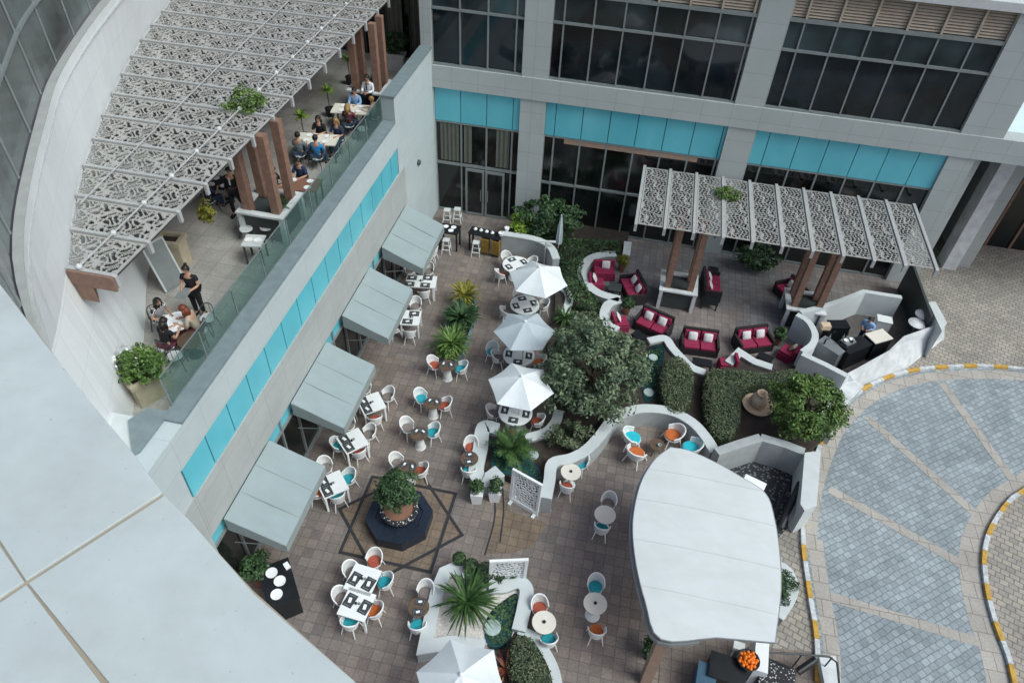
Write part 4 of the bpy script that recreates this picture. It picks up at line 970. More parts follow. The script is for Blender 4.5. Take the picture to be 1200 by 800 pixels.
MB().lathe([(.475, .42), (.585, .60), (.60, .69), (.59, .718), (.47, .72), (.46, .62)], (x, y+.05, 0), 28).build('rim', M['mosaic'], t)
MB().lathe([(.455, .66), (.05, .69)], (x, y+.05, 0), 18).build('soil', M['terracotta'], t)
tree('round leafy shrub tree growing from the mosaic pot in the blue basin', (x, y+.05), (x, y+.05, 1.72), (.60, .58, .60), 'leaf_dark', 62, 54, .2, .13, .06, .05, 71, name='potted_tree', limbs=4)
# ---------------------------------------------------------------- standing lattice screens
def screen(label, base0, base1, h, lean):
    a, b = Vector((*A2(*base0), 0)), Vector((*A2(*base1), 0)); ux = (b-a); L = ux.length; ux.normalize(); nn = Vector((-ux.y, ux.x, 0)); up = (Vector((0, 0, 1))*math.cos(lean)+nn*math.sin(lean))
    t = thing('lattice_screen', label, 'screen', tuple(a), group='white lattice screens'); f = .09; off = np.array(a)
    def ax(V): return np.array(a)+np.outer(V[:, 0], ux)+np.outer(V[:, 1], up)+np.outer(V[:, 2], ux.cross(up))
    lattice(f, L-f, f+.1, h-f, 0, .02, .02, .24, 'panel', M['lattice_white'], t, .02, axes=ax, mode='speckle')
    m_ = MB(); O = lambda u_, v_: a+ux*u_+up*v_
    m_.bar(O(0, f/2+.02), O(L, f/2+.02), .08, f+.12); m_.bar(O(0, h-f/2), O(L, h-f/2), .08, f); m_.bar(O(f/2, f), O(f/2, h-f), f, .07); m_.bar(O(L-f/2, f), O(L-f/2, h-f), f, .07)
    m_.build('frame', M['white_furn'], t); fm = MB()
    for u_ in (.1, L-.1): fm.obox(O(u_, .03)+Vector((0, 0, 0)), (.1, .4, .06), math.atan2(ux.y, ux.x))
    fm.build('feet', M['white_furn'], t); return t
screen('white lattice screen standing beside the sago palm and the two white pots', (597, 585), (630, 604), 1.6, .05)
screen('white lattice screen standing behind the topiary balls and pebble bed', (572, 686), (615, 684), 1.75, -.1)

# white wall between the bright tree and the kerb
gwall('white sloping wall along the kerb between the bright green tree and the bar', [(1004, 447), (986, 466), (972, 488), (966, 506)], .55, .55, mat='white_old')
def pads(poly, z, n, lab, sd_, mt='leaf_dark', ln=.09):
    rng = np.random.default_rng(sd_); xs = [q[0] for q in poly]; ys = [q[1] for q in poly]; Ps = []
    while len(Ps) < n:
        x, y = rng.uniform(min(xs), max(xs)), rng.uniform(min(ys), max(ys))
        if inpoly(x, y, poly): Ps.append((x, y, z+rng.uniform(0, .02)))
    V, F = leaves(np.array(Ps), np.tile(np.array([0, 0, 1.0]), (n, 1)), ln, ln*.8, .12, rng); tag(npmesh('pond_leaves', V, F, M[mt]), lab, 'pond plants', None, 'stuff')
pads(cr(P([(605, 698), (588, 707), (576, 719), (571, 735), (573, 750), (583, 755), (597, 747), (603, 722)], .36), 4, True), .375, 260, 'small dark green leaves floating on the lens shaped pond', 3)
pads(P([(762, 410), (776, 408), (774, 430), (769, 460), (757, 468), (754, 440)], .38), .4, 200, 'small dark green leaves floating on the narrow pond by the sofas', 4)
pads(P([(577, 517), (586, 515), (630, 549), (638, 568), (612, 558), (577, 548)], .38), .4, 300, 'small dark green leaves floating around the sago palm', 5)
# ================================================================ FURNITURE PROTOTYPES
def tub_chair():
    """white cane tub chair, seat cushion faces +y"""
    t = thing('tub_chair', 'x', 'chair', local=True)
    # curved shell back
    n = 14; vs = []; fs = []
    for ring, (r, z) in enumerate(((.235, .40), (.285, .60), (.30, .80))):
        for th_ in (0, .028):
            for k in range(n+1):
                a = PI*(1.02+.96*0)+ (k/n)*PI*.98 - .0; a = PI + .03 + (k/n)*(PI-.06)
                e = abs(k/n-.5)*2; zz = z-(.20*e**2.2 if ring == 2 else .06*e**2 if ring == 1 else 0)
                vs.append(((r-th_)*math.cos(a)*1.0, (r-th_)*math.sin(a)*1.0+.02+(.09 if e > .95 else 0), zz))
    m = n+1
    def q(r_, s_, k): return (r_*2+s_)*m+k
    for k in range(n):
        for r_ in (0, 1):
            fs += [(q(r_, 0, k), q(r_, 0, k+1), q(r_+1, 0, k+1), q(r_+1, 0, k)), (q(r_, 1, k+1), q(r_, 1, k), q(r_+1, 1, k), q(r_+1, 1, k+1))]
        fs += [(q(2, 0, k), q(2, 0, k+1), q(2, 1, k+1), q(2, 1, k)), (q(0, 1, k), q(0, 1, k+1), q(0, 0, k+1), q(0, 0, k))]
    for k in (0, n):
        for r_ in (0, 1): fs.append((q(r_, 0, k), q(r_+1, 0, k), q(r_+1, 1, k), q(r_, 1, k)))
    MB().add(vs, fs).build('backrest', M['cane'], t)
    rim = MB(); rim.tube([(vs[q(2, 0, k)][0]*.96, vs[q(2, 0, k)][1], vs[q(2, 0, k)][2]+.008) for k in range(n+1)], .022, 6); rim.build('rim', M['white_furn'], t)
    MB().lathe([(.235, .37), (.255, .39), (.255, .425), (.24, .43)], (0, .03, 0), 18, 1, 1.0).build('seat', M['cane'], t)
    MB().lathe([(.22, .432), (.232, .45), (.225, .475), (.18, .49), (.02, .495)], (0, .04, 0), 18).build('cushion', M['teal'], t)
    for sx in (-1, 1):
        for sy in (-1, 1): MB().tube([(sx*.17, sy*.16+.03, .40), (sx*.25, sy*.25+.03, 0)], [.022, .016], 6).build('leg', M['white_furn'], t)
    return t
def side_table(kind):
    if kind == 'square':
        t = thing('dining_table', 'x', 'table', local=True); MB().obox((0, 0, .73), (.82, .82, .04)).build('tabletop', M['white_furn'], t)
        MB().obox((0, 0, .675), (.70, .70, .068)).build('apron', M['white_furn'], t)
        for sx in (-1, 1):
            for sy in (-1, 1): MB().obox((sx*.36, sy*.36, .32), (.06, .06, .64)).build('leg', M['white_furn'], t)
    elif kind == 'cafe':
        t = thing('cafe_table', 'x', 'table', local=True); MB().lathe([(.28, .68), (.30, .69), (.30, .71), (.29, .715)], n=22).build('tabletop', M['table_wood'], t)
        MB().lathe([(.20, 0), (.17, .06), (.13, .35), (.17, .66), (.2, .679)], n=18).build('pedestal', M['cane'], t)
    elif kind == 'cream':
        t = thing('round_table', 'x', 'table', local=True); MB().lathe([(.32, .69), (.335, .70), (.335, .725), (.325, .73)], n=24).build('tabletop', M['cream'], t)
        MB().lathe([(.22, 0), (.2, .03), (.05, .06), (.04, .66), (.12, .689)], n=16).build('pedestal', M['white_furn'], t)
    else:
        t = thing('round_table', 'x', 'table', local=True); MB().lathe([(.58, .69), (.60, .70), (.60, .73), (.58, .735)], n=28).build('tabletop', M['white_furn'], t)
        MB().lathe([(.33, 0), (.3, .03), (.06, .07), (.05, .66), (.2, .689)], n=16).build('pedestal', M['white_furn'], t)
    return t
def setting():
    t = thing('place_setting', 'x', 'place setting', local=True)
    MB().obox((0, 0, .004), (.40, .29, .008)).build('placemat', M['placemat'], t)
    MB().obox((0, .0, .018), (.15, .085, .02), .3).build('napkin', M['napkin'], t)
    MB().bar((.15, -.09, .011), (.15, .09, .011), .016, .006).build('knife', M['steel'], t); MB().bar((-.15, -.09, .011), (-.15, .09, .011), .016, .006).build('fork', M['steel'], t)
    return t
def condiment():
    t = thing('condiment_set', 'x', 'condiments', local=True)
    MB().lathe([(.03, 0), (.035, .07), (.02, .09)], (-.04, 0, 0), 10).build('shaker', M['black'], t); MB().lathe([(.03, 0), (.035, .06), (.02, .08)], (.05, .02, 0), 10).build('shaker', M['steel'], t)
    return t
PROTO = {}
def make(kind, fn, loc, rz, label, group=None, swap=None, scale=None):
    if kind not in PROTO:
        p_ = fn(); PROTO[kind] = [p_, False]
        KC[p_.name] = [(c, [g for g in kids(c)]) for c in kids(p_)]
    p_, used = PROTO[kind]
    return dup(p_, loc, rz, label, group, swap, scale)
def drop_protos():
    for p_, _ in PROTO.values():
        for c, gs in KC[p_.name]:
            for g in gs: bpy.data.objects.remove(g)
            bpy.data.objects.remove(c)
        bpy.data.objects.remove(p_)
    PROTO.clear()
def chair_at(px, target, color, label, group, z=.45, back=0.0, xy=None):
    x, y = xy if xy else A2(*px, z); rz = math.atan2(target[1]-y, target[0]-x)-PI/2
    make('tub_chair', tub_chair, (x, y, 0), rz, label, group, {'cushion': color}, (.86, .86, .96))
WORD = {'teal': 'teal', 'orange': 'orange', 'rust': 'rust red', 'taupe': 'taupe', 'teal_lt': 'turquoise'}
def side(px, tp):
    dx, dy = px[0]-tp[0], px[1]-tp[1]
    return ('near' if dy > 0 else 'far') if abs(dy) > abs(dx)*1.3 else ('right' if dx > 0 else 'left') if abs(dx) > abs(dy)*1.3 else (('near ' if dy > 0 else 'far ')+('right' if dx > 0 else 'left'))
def dine(tp, ang, chairs, phrase, mats, size=(1, 1, 1), tlabel=None, cond=True, kind='square'):
    c = Vector((*A2(*tp, .75), 0))
    make(kind, lambda: side_table(kind), (c.x, c.y, 0), ang, tlabel, 'white tables in the courtyard', scale=size)
    for px, col in chairs:
        chair_at(px, c, col, 'white tub chair, %s cushion, %s of the %s' % (WORD[col], side(px, tp), phrase), 'white tub chairs round the tables')
    for (mx, my, mr) in mats:
        d = Matrix.Rotation(ang, 3, 'Z') @ Vector((mx, my, 0)); nm = 'far right' if mx > 0 and my > 0 else 'far left' if mx <= 0 and my > 0 else 'near right' if mx > 0 else 'near left'
        make('place_setting', setting, (c.x+d.x, c.y+d.y, .751 if kind == 'square' else .736), ang+mr, 'dark placemat with white napkin, %s on the %s' % (nm, phrase), 'place settings')
    if cond and tlabel: make('condiment_set', condiment, (c.x+.02, c.y, .751 if kind == 'square' else .736), ang, 'small dark shaker pair in the middle of the %s' % phrase, 'condiment sets')
four = lambda a=.22, b=.24: [(-a, b, 0), (a, b, 0), (-a, -b, 0), (a, -b, 0)]
dine((435, 472), R(40), [((440, 492), 'rust'), ((455, 464), 'taupe'), ((427, 455), 'taupe'), ((411, 477), 'teal')], 'square table by the second awning', [(-.22, .18, PI/2), (-.22, -.2, PI/2)], tlabel='white square table beside the second awning, rust chair on its near side')
dine((413, 516), R(47), [((421, 531), 'rust'), ((396, 522), 'teal'), ((408, 497), 'taupe'), ((433, 508), 'taupe')], 'square table past the nearest awning', [(-.2, .2, PI/2), (-.22, -.18, PI/2)], tlabel='white square table just beyond the far corner of the nearest awning')
dine((389, 567), R(43), [((396, 583), 'teal'), ((409, 560), 'teal'), ((381, 547), 'taupe'), ((370, 577), 'orange')], 'square table beside the nearest awning', [(-.2, .2, PI/2), (-.22, -.18, PI/2)], tlabel='white square table tight beside the nearest awning with two teal chairs')
dine((481.5, 372), R(10), [((480, 391), 'taupe'), ((487, 358), 'taupe'), ((462, 385), 'taupe')], 'two place table beside the third awning', [(.1, .24, 0), (-.1, -.24, 0)], (.92, 1.05, 1), 'small white square table with two dark placemats beside the third awning')
dine((493.5, 329.5), R(10), [((497, 345), 'taupe'), ((502, 317), 'taupe'), ((480, 316), 'taupe'), ((470, 343), 'taupe')], 'long table by the furthest awning', [(-.4, .2, 0), (.25, .24, 0), (-.45, -.22, 0), (.2, -.24, 0)], (1.55, .95, 1), 'long white table set for four beside the furthest awning')
for px, lab in (((502, 301), 'white tub chair seen from behind, left one in front of the furthest awning'), ((507, 296), 'white tub chair seen from behind, right one in front of the furthest awning')):
    chair_at(px, at(470, 300), 'taupe', lab, 'white tub chairs round the tables')
dine((425, 678.5), R(-4.5), [((452, 682), 'teal'), ((439, 656), 'rust'), ((412, 670), 'taupe')], 'far joined table', [(-.22, -.05, R(80)), (.22, -.08, R(80))], tlabel='far white square table of the joined pair near the bottom left')
dine((418, 707.5), R(-3.5), [((410, 730), 'teal'), ((440, 716), 'orange'), ((400, 700), 'taupe')], 'near joined table', [(-.22, .05, R(80)), (.25, -.02, R(80))], tlabel='near white square table of the joined pair near the bottom left')
def cafe(tp, ang, chairs, phrase, tlabel, kind='cafe', mats=True, z=.7, cen=True):
    c = Vector((*A2(*tp, z), 0))
    make(kind, lambda: side_table(kind), (c.x, c.y, 0), ang, tlabel, 'round two seat tables')
    for px, col in chairs:
        chair_at(px, c, col, 'white tub chair, %s cushion, %s of the %s' % (WORD[col], side(px, tp), phrase), 'white tub chairs round the tables')
        if mats:
            q = Vector((*A2(*px, .45), 0))-c; q.normalize(); q *= .15
            make('place_setting', setting, (c.x+q.x, c.y+q.y, .716), math.atan2(q.y, q.x)+PI/2, 'dark placemat with napkin, %s side of the %s' % (side(px, tp), phrase), 'place settings', scale=(.72, .72, 1))
    if kind == 'cream' and cen:
        tag(MB().lathe([(.045, .731), (.05, .76), (.035, .765), (.03, .745)], (c.x, c.y, 0), 12).build('ashtray', M['line']), 'small dark ashtray on the %s' % phrase, 'ashtray', 'ashtrays')
cafe((524, 428), 0, [((508, 427), 'rust'), ((541, 432), 'teal')], 'furthest wood top table', 'small brown round table on pedestal between rust and teal chairs, furthest back')
cafe((507, 472), 0, [((493, 466), 'teal'), ((522, 475), 'rust')], 'second wood top table from the back', 'small brown round table on pedestal, second in the line from the back')
cafe((491.5, 508), 0, [((477, 500), 'taupe'), ((508, 506), 'teal')], 'third wood top table from the back', 'small brown round table on pedestal, third in the line from the back')
cafe((478, 547), 0, [((465, 542), 'taupe'), ((494, 552), 'rust')], 'wood top table behind the potted tree', 'small brown round table on pedestal just behind the potted tree')
cafe((550, 537), 0, [((552, 523), 'rust'), ((549, 553), 'teal')], 'table beside the fan palm wall', 'small brown round table against the white wall with square end')
cafe((490.5, 711), 0, [((499, 693), 'taupe'), ((489, 734), 'teal')], 'table against the long white wall', 'small brown round table against the long white wall at bottom centre')
cafe((669, 553), 0, [((681, 542), 'teal'), ((664, 571), 'rust')], 'cream table by the round wall end', 'cream round table beside the end of the curved wall', 'cream', False)
cafe((709, 603), 0, [((713, 589), 'taupe'), ((705, 619), 'teal')], 'white topped table left of the canopy', 'pale round table with bare top in the open court left of the canopy', 'cream', False, cen=False)
cafe((697.5, 707), 0, [((698, 686), 'teal'), ((699, 740), 'orange')], 'cream table with the pulled out orange chair', 'pale round table in the lower court with the orange chair pulled away', 'cream', False)
cafe((637.5, 729), 0, [((632, 711), 'rust'), ((643, 750), 'teal')], 'cream table beside the oval hedge', 'cream round table beside the wall of the oval hedge', 'cream', False)
# round umbrella tables
def utable(tp, ring, label, phrase, cols, n=4, a0=.4, extra=None, sc=1.0):
    c = Vector((*A2(*tp, .72), 0)); make('umb', lambda: side_table('umb'), (c.x, c.y, 0), 0, label, 'round tables under the umbrellas', scale=(sc, sc, 1))
    for k in range(n):
        a = a0+2*PI*k/n; qx, qy = c.x+math.cos(a)*.38*sc, c.y+math.sin(a)*.38*sc
        make('place_setting', setting, (qx, qy, .737), a+PI/2, 'dark placemat with napkin, %s on the %s' % (['right', 'far', 'left', 'near', 'corner'][k], phrase), 'place settings', scale=(.85, .85, 1))
        chair_at(None, c, cols[k % len(cols)], 'white tub chair, %s cushion, %s of the %s' % (WORD[cols[k % len(cols)]], ['right', 'far', 'left', 'near', 'corner'][k], phrase), 'white tub chairs round the tables', xy=(c.x+math.cos(a)*.82*sc, c.y+math.sin(a)*.82*sc))
utable((605, 310), .8, 'round white table half under the furthest umbrella', 'round table under the furthest umbrella', ['taupe', 'taupe', 'rust', 'taupe'], a0=.75)
utable((615, 357), .8, 'round white table between the first two umbrellas, set with dark mats', 'round table between the two far umbrellas', ['taupe'], a0=.5)
utable((608, 416), .8, 'round white table between the pale grey umbrella and the third umbrella', 'round table below the grey umbrella', ['orange', 'taupe', 'taupe', 'taupe'], a0=.1)
utable((604, 483), .8, 'round white table in front of the third umbrella by the palm', 'round table below the third umbrella', ['rust', 'taupe', 'taupe', 'rust'], a0=.0)
chair_at((577, 411), at(560, 470), 'teal', 'white tub chair with teal cushion standing alone left of the third umbrella', 'white tub chairs round the tables')
# turquoise and orange tub chairs in the round wall
for px, col, lab, tg in (((740, 512), 'teal_lt', 'large round turquoise tub chair at the left of the curved wall', (770, 522)), ((745, 531), 'orange', 'large orange tub chair seen from behind, nearest in the curved wall', (768, 515)), ((790, 509), 'orange', 'large orange tub chair facing left inside the curved wall', (765, 520)), ((811, 524), 'teal_lt', 'large turquoise tub chair partly under the canopy tip', (775, 524))):
    x, y = A2(*px, .45); q = at(*tg); rz = math.atan2(q.y-y, q.x-x)-PI/2
    make('tub_chair', tub_chair, (x, y, 0), rz, lab, 'lounge tub chairs', {'cushion': col}, (1.2, 1.2, .95))
x, y = A2(770, 521, .4); t = thing('drinks_table', 'small dark brown low table with cups amid the turquoise and orange tub chairs', 'table', (x, y, 0))
MB().lathe([(.26, .38), (.28, .40), (.27, .42)], (x, y, 0), 16).build('tabletop', M['table_wood'], t)
for k in range(3): MB().tube([(x+.18*math.cos(k*2.1), y+.18*math.sin(k*2.1), .38), (x+.26*math.cos(k*2.1), y+.26*math.sin(k*2.1), 0)], .02, 6).build('leg', M['table_wood'], t)
tag(MB().lathe([(.05, .421), (.07, .5), (.06, .5), (.045, .44)], (x+.08, y-.05, 0), 12).build('bowl', M['stone']), 'small pale bowl on the low brown drinks table', 'bowl')

# ---------------------------------------------------------------- umbrellas
def umbrella(cx, cy, rr, a0, z0, za, mat, label):
    t = thing('umbrella', label, 'umbrella', (cx, cy, 0), group='canvas umbrellas')
    vs = [(cx, cy, za)]; fs = []; rings = 6; seg = 6; sub = 6
    for r_ in range(1, rings+1):
        f = r_/rings
        for k in range(seg*sub):
            a = a0+2*PI*k/(seg*sub); u = (k % sub)/sub; edge = math.cos(PI/seg)/math.cos((u-.5)*2*PI/seg)*(1-.035*f*math.sin(PI*u)); rad = rr*f*edge
            vs.append((cx+rad*math.cos(a), cy+rad*math.sin(a), za-(za-z0)*(f**1.15)-.05*f*math.sin(PI*u)))
    nn = seg*sub
    for k in range(nn): fs.append((0, 1+k, 1+(k+1) % nn))
    for r_ in range(rings-1):
        for k in range(nn): fs.append((1+r_*nn+k, 1+(r_+1)*nn+k, 1+(r_+1)*nn+(k+1) % nn, 1+r_*nn+(k+1) % nn))
    o = len(vs); vs2 = [(a, b, c_-.012) for a, b, c_ in vs]
    MB().add(vs+vs2, fs+[tuple(i+o for i in reversed(f)) for f in fs]+[(1+(rings-1)*nn+k, o+1+(rings-1)*nn+k, o+1+(rings-1)*nn+(k+1) % nn, 1+(rings-1)*nn+(k+1) % nn) for k in range(nn)]).build('canopy', mat, t)
    MB().tube([(cx, cy, .1), (cx, cy, za+.06)], .025, 8).build('pole', M['sill'], t); MB().lathe([(.3, 0), (.3, .06), (.06, .1), (.05, .3)], (cx, cy, 0), 16).build('base', M['frame'], t)
    for k in range(6):
        a = a0+2*PI*k/6; MB().tube([(cx, cy, za-.05), (cx+rr*.97*math.cos(a), cy+rr*.97*math.sin(a), z0-.03)], .01, 5).build('rib', M['sill'], t)
    MB().lathe([(.05, 0), (.055, .03), (.02, .07)], (cx, cy, za), 10).build('finial', M['white_furn'], t); return t
umbrella(-2.89, 22.12, 1.2, R(54), 2.2, 2.78, M['umb'], 'white hexagonal umbrella furthest back beside the dark garden bed')
umbrella(-2.82, 19.01, 1.13, R(15), 2.2, 2.68, M['umb_grey'], 'pale grey umbrella with faint stripes, second from the back')
umbrella(-2.41, 16.32, 1.13, R(-2), 2.2, 2.7, M['umb'], 'white umbrella third from the back beside the big grey green tree')
umbrella(-1.88, 6.55, 1.12, R(59), 2.2, 2.75, M['umb'], 'white umbrella at the bottom edge beside the pebble bed')
x, y = A2(654, 292, .4); t = thing('folded_umbrella', 'tall folded white umbrella standing among the shrubs near the doors', 'umbrella', (x, y, 0))
MB().tube([(x, y, 0), (x, y, 2.25)], .03, 8).build('pole', M['sill'], t)
m_ = MB(); vs = []; fs = []; nn = 12
for z, r_ in ((.75, .17), (1.2, .15), (1.7, .11), (2.1, .05), (2.2, .02)):
    for k in range(nn): rr = r_*(1 if k % 2 else .72); vs.append((x+rr*math.cos(2*PI*k/nn), y+rr*math.sin(2*PI*k/nn), z))
for i in range(4):
    for k in range(nn): fs.append((i*nn+k, i*nn+(k+1) % nn, (i+1)*nn+(k+1) % nn, (i+1)*nn+k))
fs.append(tuple(range(nn-1, -1, -1))); m_.add(vs, fs).build('canopy', M['umb_grey'], t)
x, y = A2(640, 283, 1.3); t = tag(MB().obox((x, y, 1.3), (.85, .12, .05), R(12)).obox((x, y, .65), (.06, .06, 1.25), 0).build('shade_arm', M['sill']), 'white crossbar arm on a post left of the folded umbrella', 'post')

# ---------------------------------------------------------------- crimson lounge sofas (front faces +y local)
def sofa():
    t = thing('sofa', 'x', 'sofa', local=True)
    MB().obox((0, .03, .16), (1.36, .72, .30)).build('base', M['wicker'], t)
    MB().obox((0, -.36, .43), (1.40, .12, .84-.06)).build('backrest', M['wicker'], t)
    for s in (-1, 1):
        MB().obox((s*.70, .03, .29), (.09, .72, .56)).build('armrest', M['wicker'], t)
        MB().obox((s*.325, .07, .375), (.61, .62, .12)).build('seat_cushion', M['crimson'], t, bevel=.03)
        MB().obox((s*.325, -.25, .60), (.60, .13, .32), 0, (R(12), 'X')).build('back_cushion', M['crimson'], t, bevel=.03)
    return t
def pillow(x, y, z, rz, label, mat='pillow', grp='white throw cushions', s=.36):
    m_ = MB(); n = 6; vs = []; fs = []; mm_ = Matrix.Rotation(rz, 3, 'Z') @ Matrix.Rotation(R(-62), 3, 'X')
    for sd_ in (1, -1):
        for i in range(n+1):
            for j in range(n+1):
                u, v = i/n*2-1, j/n*2-1; vs.append(mm_ @ Vector((u*s/2*(1-.06*v*v), v*s/2*(1-.06*u*u), sd_*.07*max(0, (1-u**4)*(1-v**4))**.6)) + Vector((x, y, z)))
    k = (n+1)**2
    for i in range(n):
        for j in range(n):
            a = i*(n+1)+j; fs += [(a, a+n+1, a+n+2, a+1), (k+a+1, k+a+n+2, k+a+n+1, k+a)]
    tag(m_.add(vs, fs).build('throw_cushion', M[mat], smooth=True), label, 'cushion', grp)
def place_sofa(px, face, label, ph, z=.4):
    x, y = A2(*px, z); q = at(*face, z); rz = math.atan2(q.y-y, q.x-x)-PI/2
    make('sofa', sofa, (x, y, 0), rz, label, 'crimson wicker sofas')
    for s, nm in ((-.3, 'left'), (.3, 'right')):
        d = Matrix.Rotation(rz, 3, 'Z') @ Vector((s, -.10, 0))
        # seen facing the seat, local -x is on the left of a sofa that faces away
        scr = CR.dot(Matrix.Rotation(rz, 3, 'Z') @ Vector((s, 0, 0))); scy = CU.dot(Matrix.Rotation(rz, 3, 'Z') @ Vector((s, 0, 0)))
        wd = ('right' if scr > 0 else 'left') if abs(scr) > abs(scy) else ('far' if scy > 0 else 'near')
        pillow(x+d.x, y+d.y, .60, rz, 'white cushion, %s one on the crimson sofa %s' % (wd, ph))
place_sofa((742, 337), (712, 340), 'crimson double sofa facing left beside the curled lounge wall', 'facing the curled wall')
place_sofa((766, 379), (748, 402), 'crimson double sofa set at an angle above the big tree', 'angled above the big tree')
place_sofa((820, 401), (822, 436), 'crimson double sofa facing the camera squarely, centre of the lounge', 'facing straight out')
place_sofa((883, 398), (905, 432), 'crimson double sofa behind the short peaked wall', 'behind the peaked wall')
place_sofa((834, 333), (875, 338), 'crimson sofa beside the left post cluster of the courtyard pergola', 'beside the pergola posts')
place_sofa((928, 343), (895, 350), 'crimson sofa with dark wicker back near the right pergola posts', 'left of the right pergola posts')
# corner seat, tub seats
def block_seat(px, rz, w_, label, name='armchair', z=.4):
    x, y = A2(*px, z); t = thing(name, label, 'armchair', (x, y, 0), rz, local=True)
    MB().obox((0, .02, .17), (w_, .6, .32)).build('base', M['crimson'], t); MB().obox((0, .04, .385), (w_-.06, .54, .1)).build('seat_cushion', M['crimson'], t, bevel=.03)
    MB().obox((0, -.30, .36), (w_, .13, .70)).build('backrest', M['crimson'], t, bevel=.03); return x, y
x, y = block_seat((708, 316), R(180+12), .95, 'crimson bench seat along the back of the curled lounge wall'); pillow(x+.05, y+.12, .6, R(190), 'white cushion leaning on the crimson bench inside the curled wall')
x, y = block_seat((699, 330), R(-80), .6, 'crimson side seat against the left of the curled lounge wall'); pillow(x-.1, y, .6, R(-85), 'white cushion on the side seat at the left of the curled wall')
x, y = block_seat((727, 376), R(-70), .62, 'single crimson seat in the small curled wall'); pillow(x-.1, y, .6, R(-75), 'white cushion on the single seat in the small curled wall')
x, y = block_seat((925, 411), R(60), .6, 'small crimson armchair against the grey bar wall'); pillow(x+.1, y+.02, .6, R(60), 'striped pale cushion on the armchair by the bar wall', 'c_beige')
x, y = block_seat((853, 424), R(100), .5, 'small crimson seat half hidden behind the peaked wall')
def low_table(px, label, mat='black', s=(.5, .5), z=.35, rz=0.0):
    x, y = A2(*px, z); t = thing('coffee_table', label, 'table', (x, y, 0), rz, local=True); MB().obox((0, 0, .33), (*s, .05)).build('tabletop', M[mat], t)
    for sx in (-1, 1):
        for sy in (-1, 1): MB().obox((sx*(s[0]/2-.05), sy*(s[1]/2-.05), .15), (.05, .05, .3)).build('leg', M['wicker'], t)
low_table((721, 336), 'dark glass coffee table in front of the curled wall seats', 'frame_dark', (.55, .55))
low_table((823, 424), 'black wicker coffee table in front of the sofa facing straight out', 'black', (.75, .4))
low_table((750, 393), 'dark wicker low table between the angled sofa and the big tree', 'black', (.6, .4), rz=R(-35))
low_table((832, 352), 'black low table in front of the sofa beside the left pergola posts', 'black', (.7, .5))
low_table((930, 364), 'black low table in front of the sofa near the right pergola posts', 'black', (.7, .5))
low_table((897, 418), 'dark low table between the peaked wall and its crimson sofa', 'black', (.6, .4), rz=R(-25))
low_table((836, 316), 'small dark square side table behind the sofa at the left pergola posts', 'black', (.45, .45))
drop = True

# ---------------------------------------------------------------- dark bar tables by the doors
def bar_table(px, label, s, z=1.0, rz=0.0):
    x, y = A2(*px, z); t = thing('bar_table', label, 'table', (x, y, 0), rz, local=True); MB().obox((0, 0, z-.03), (*s, .06)).build('tabletop', M['black'], t)
    for sx in (-1, 1):
        for sy in (-1, 1): MB().obox((sx*(s[0]/2-.06), sy*(s[1]/2-.06), (z-.06)/2), (.07, .07, z-.06)).build('leg', M['black'], t)
    return x, y
b1 = bar_table((527, 268), 'dark high table with plates beside the furthest awning and the doors', (.9, .7)); b2 = bar_table((569, 273), 'dark high table with mustard cloths by the tall curved wall', (1.5, .55), rz=R(-8))
mm_ = 0
for k, (dx, dy) in enumerate(((-.2, .1), (.15, .12), (.1, -.15))): tag(MB().lathe([(.05, 0), (.12, .02), (.125, .03), (.06, .022)], (b1[0]+dx, b1[1]+dy, 1.0), 14).build('plate', M['napkin']), 'white plate on the dark high table, %s' % ['left one', 'far right one', 'near one'][k], 'plate', 'plates on the high table')
for k in range(4): tag(MB().lathe([(.06, 0), (.09, .05), (.05, .1), (.03, .13)], (b2[0]-.5+k*.27, b2[1]+.12-k*.03, 1.0), 10).build('jar', M['napkin']), 'white jar, %s of four along the back of the high table' % ['first from left', 'second from left', 'third from left', 'rightmost'][k], 'jar', 'white jars')
for k, dx in enumerate((0.05, .55)): tag(MB().obox((b2[0]+dx, b2[1]-.34-dx*.1, .52), (.36, .03, .72), R(-8)).obox((b2[0]+dx, b2[1]-.2-dx*.1, .5), (.34, .22, .7), R(-8)).build('cloth_bin', M['yellow']), 'mustard and dark bin under the high table, %s one' % ['left', 'right'][k], 'bin', 'mustard bins')
def stool():
    t = thing('bar_stool', 'x', 'stool', local=True); MB().obox((0, 0, .70), (.3, .3, .04)).build('seat', M['sill'], t)
    for sx in (-1, 1):
        for sy in (-1, 1): MB().tube([(sx*.12, sy*.12, .69), (sx*.2, sy*.2, 0)], .02, 6).build('leg', M['white_furn'], t)
    MB().obox((0, .17, .25), (.36, .03, .03)).obox((0, -.17, .25), (.36, .03, .03)).obox((.17, 0, .35), (.03, .33, .03)).obox((-.17, 0, .35), (.03, .33, .03)).build('rungs', M['white_furn'], t)
    return t
for px, lab in (((523, 281), 'pale bar stool in front of the dark high table with plates'), ((558, 284), 'pale bar stool at the left end of the table with mustard cloths'), ((524, 246), 'pale bar stool behind the dark high table, left of the doors'), ((536, 245), 'pale bar stool close to the left door frame')):
    x, y = A2(*px, .7); make('bar_stool', stool, (x, y, 0), R(5), lab, 'pale bar stools')
for px, lab in (((594, 270), 'small white pot at the end of the high table by the dark shrubs'), ((587, 276), 'second small white pot on the tall curved wall end')):
    x, y = A2(*px, 1.0); tag(MB().lathe([(.08, 0), (.12, .16), (.09, .17), (.08, .1)], (x, y, 1.0), 12).build('white_pot', M['napkin']), lab, 'pot')
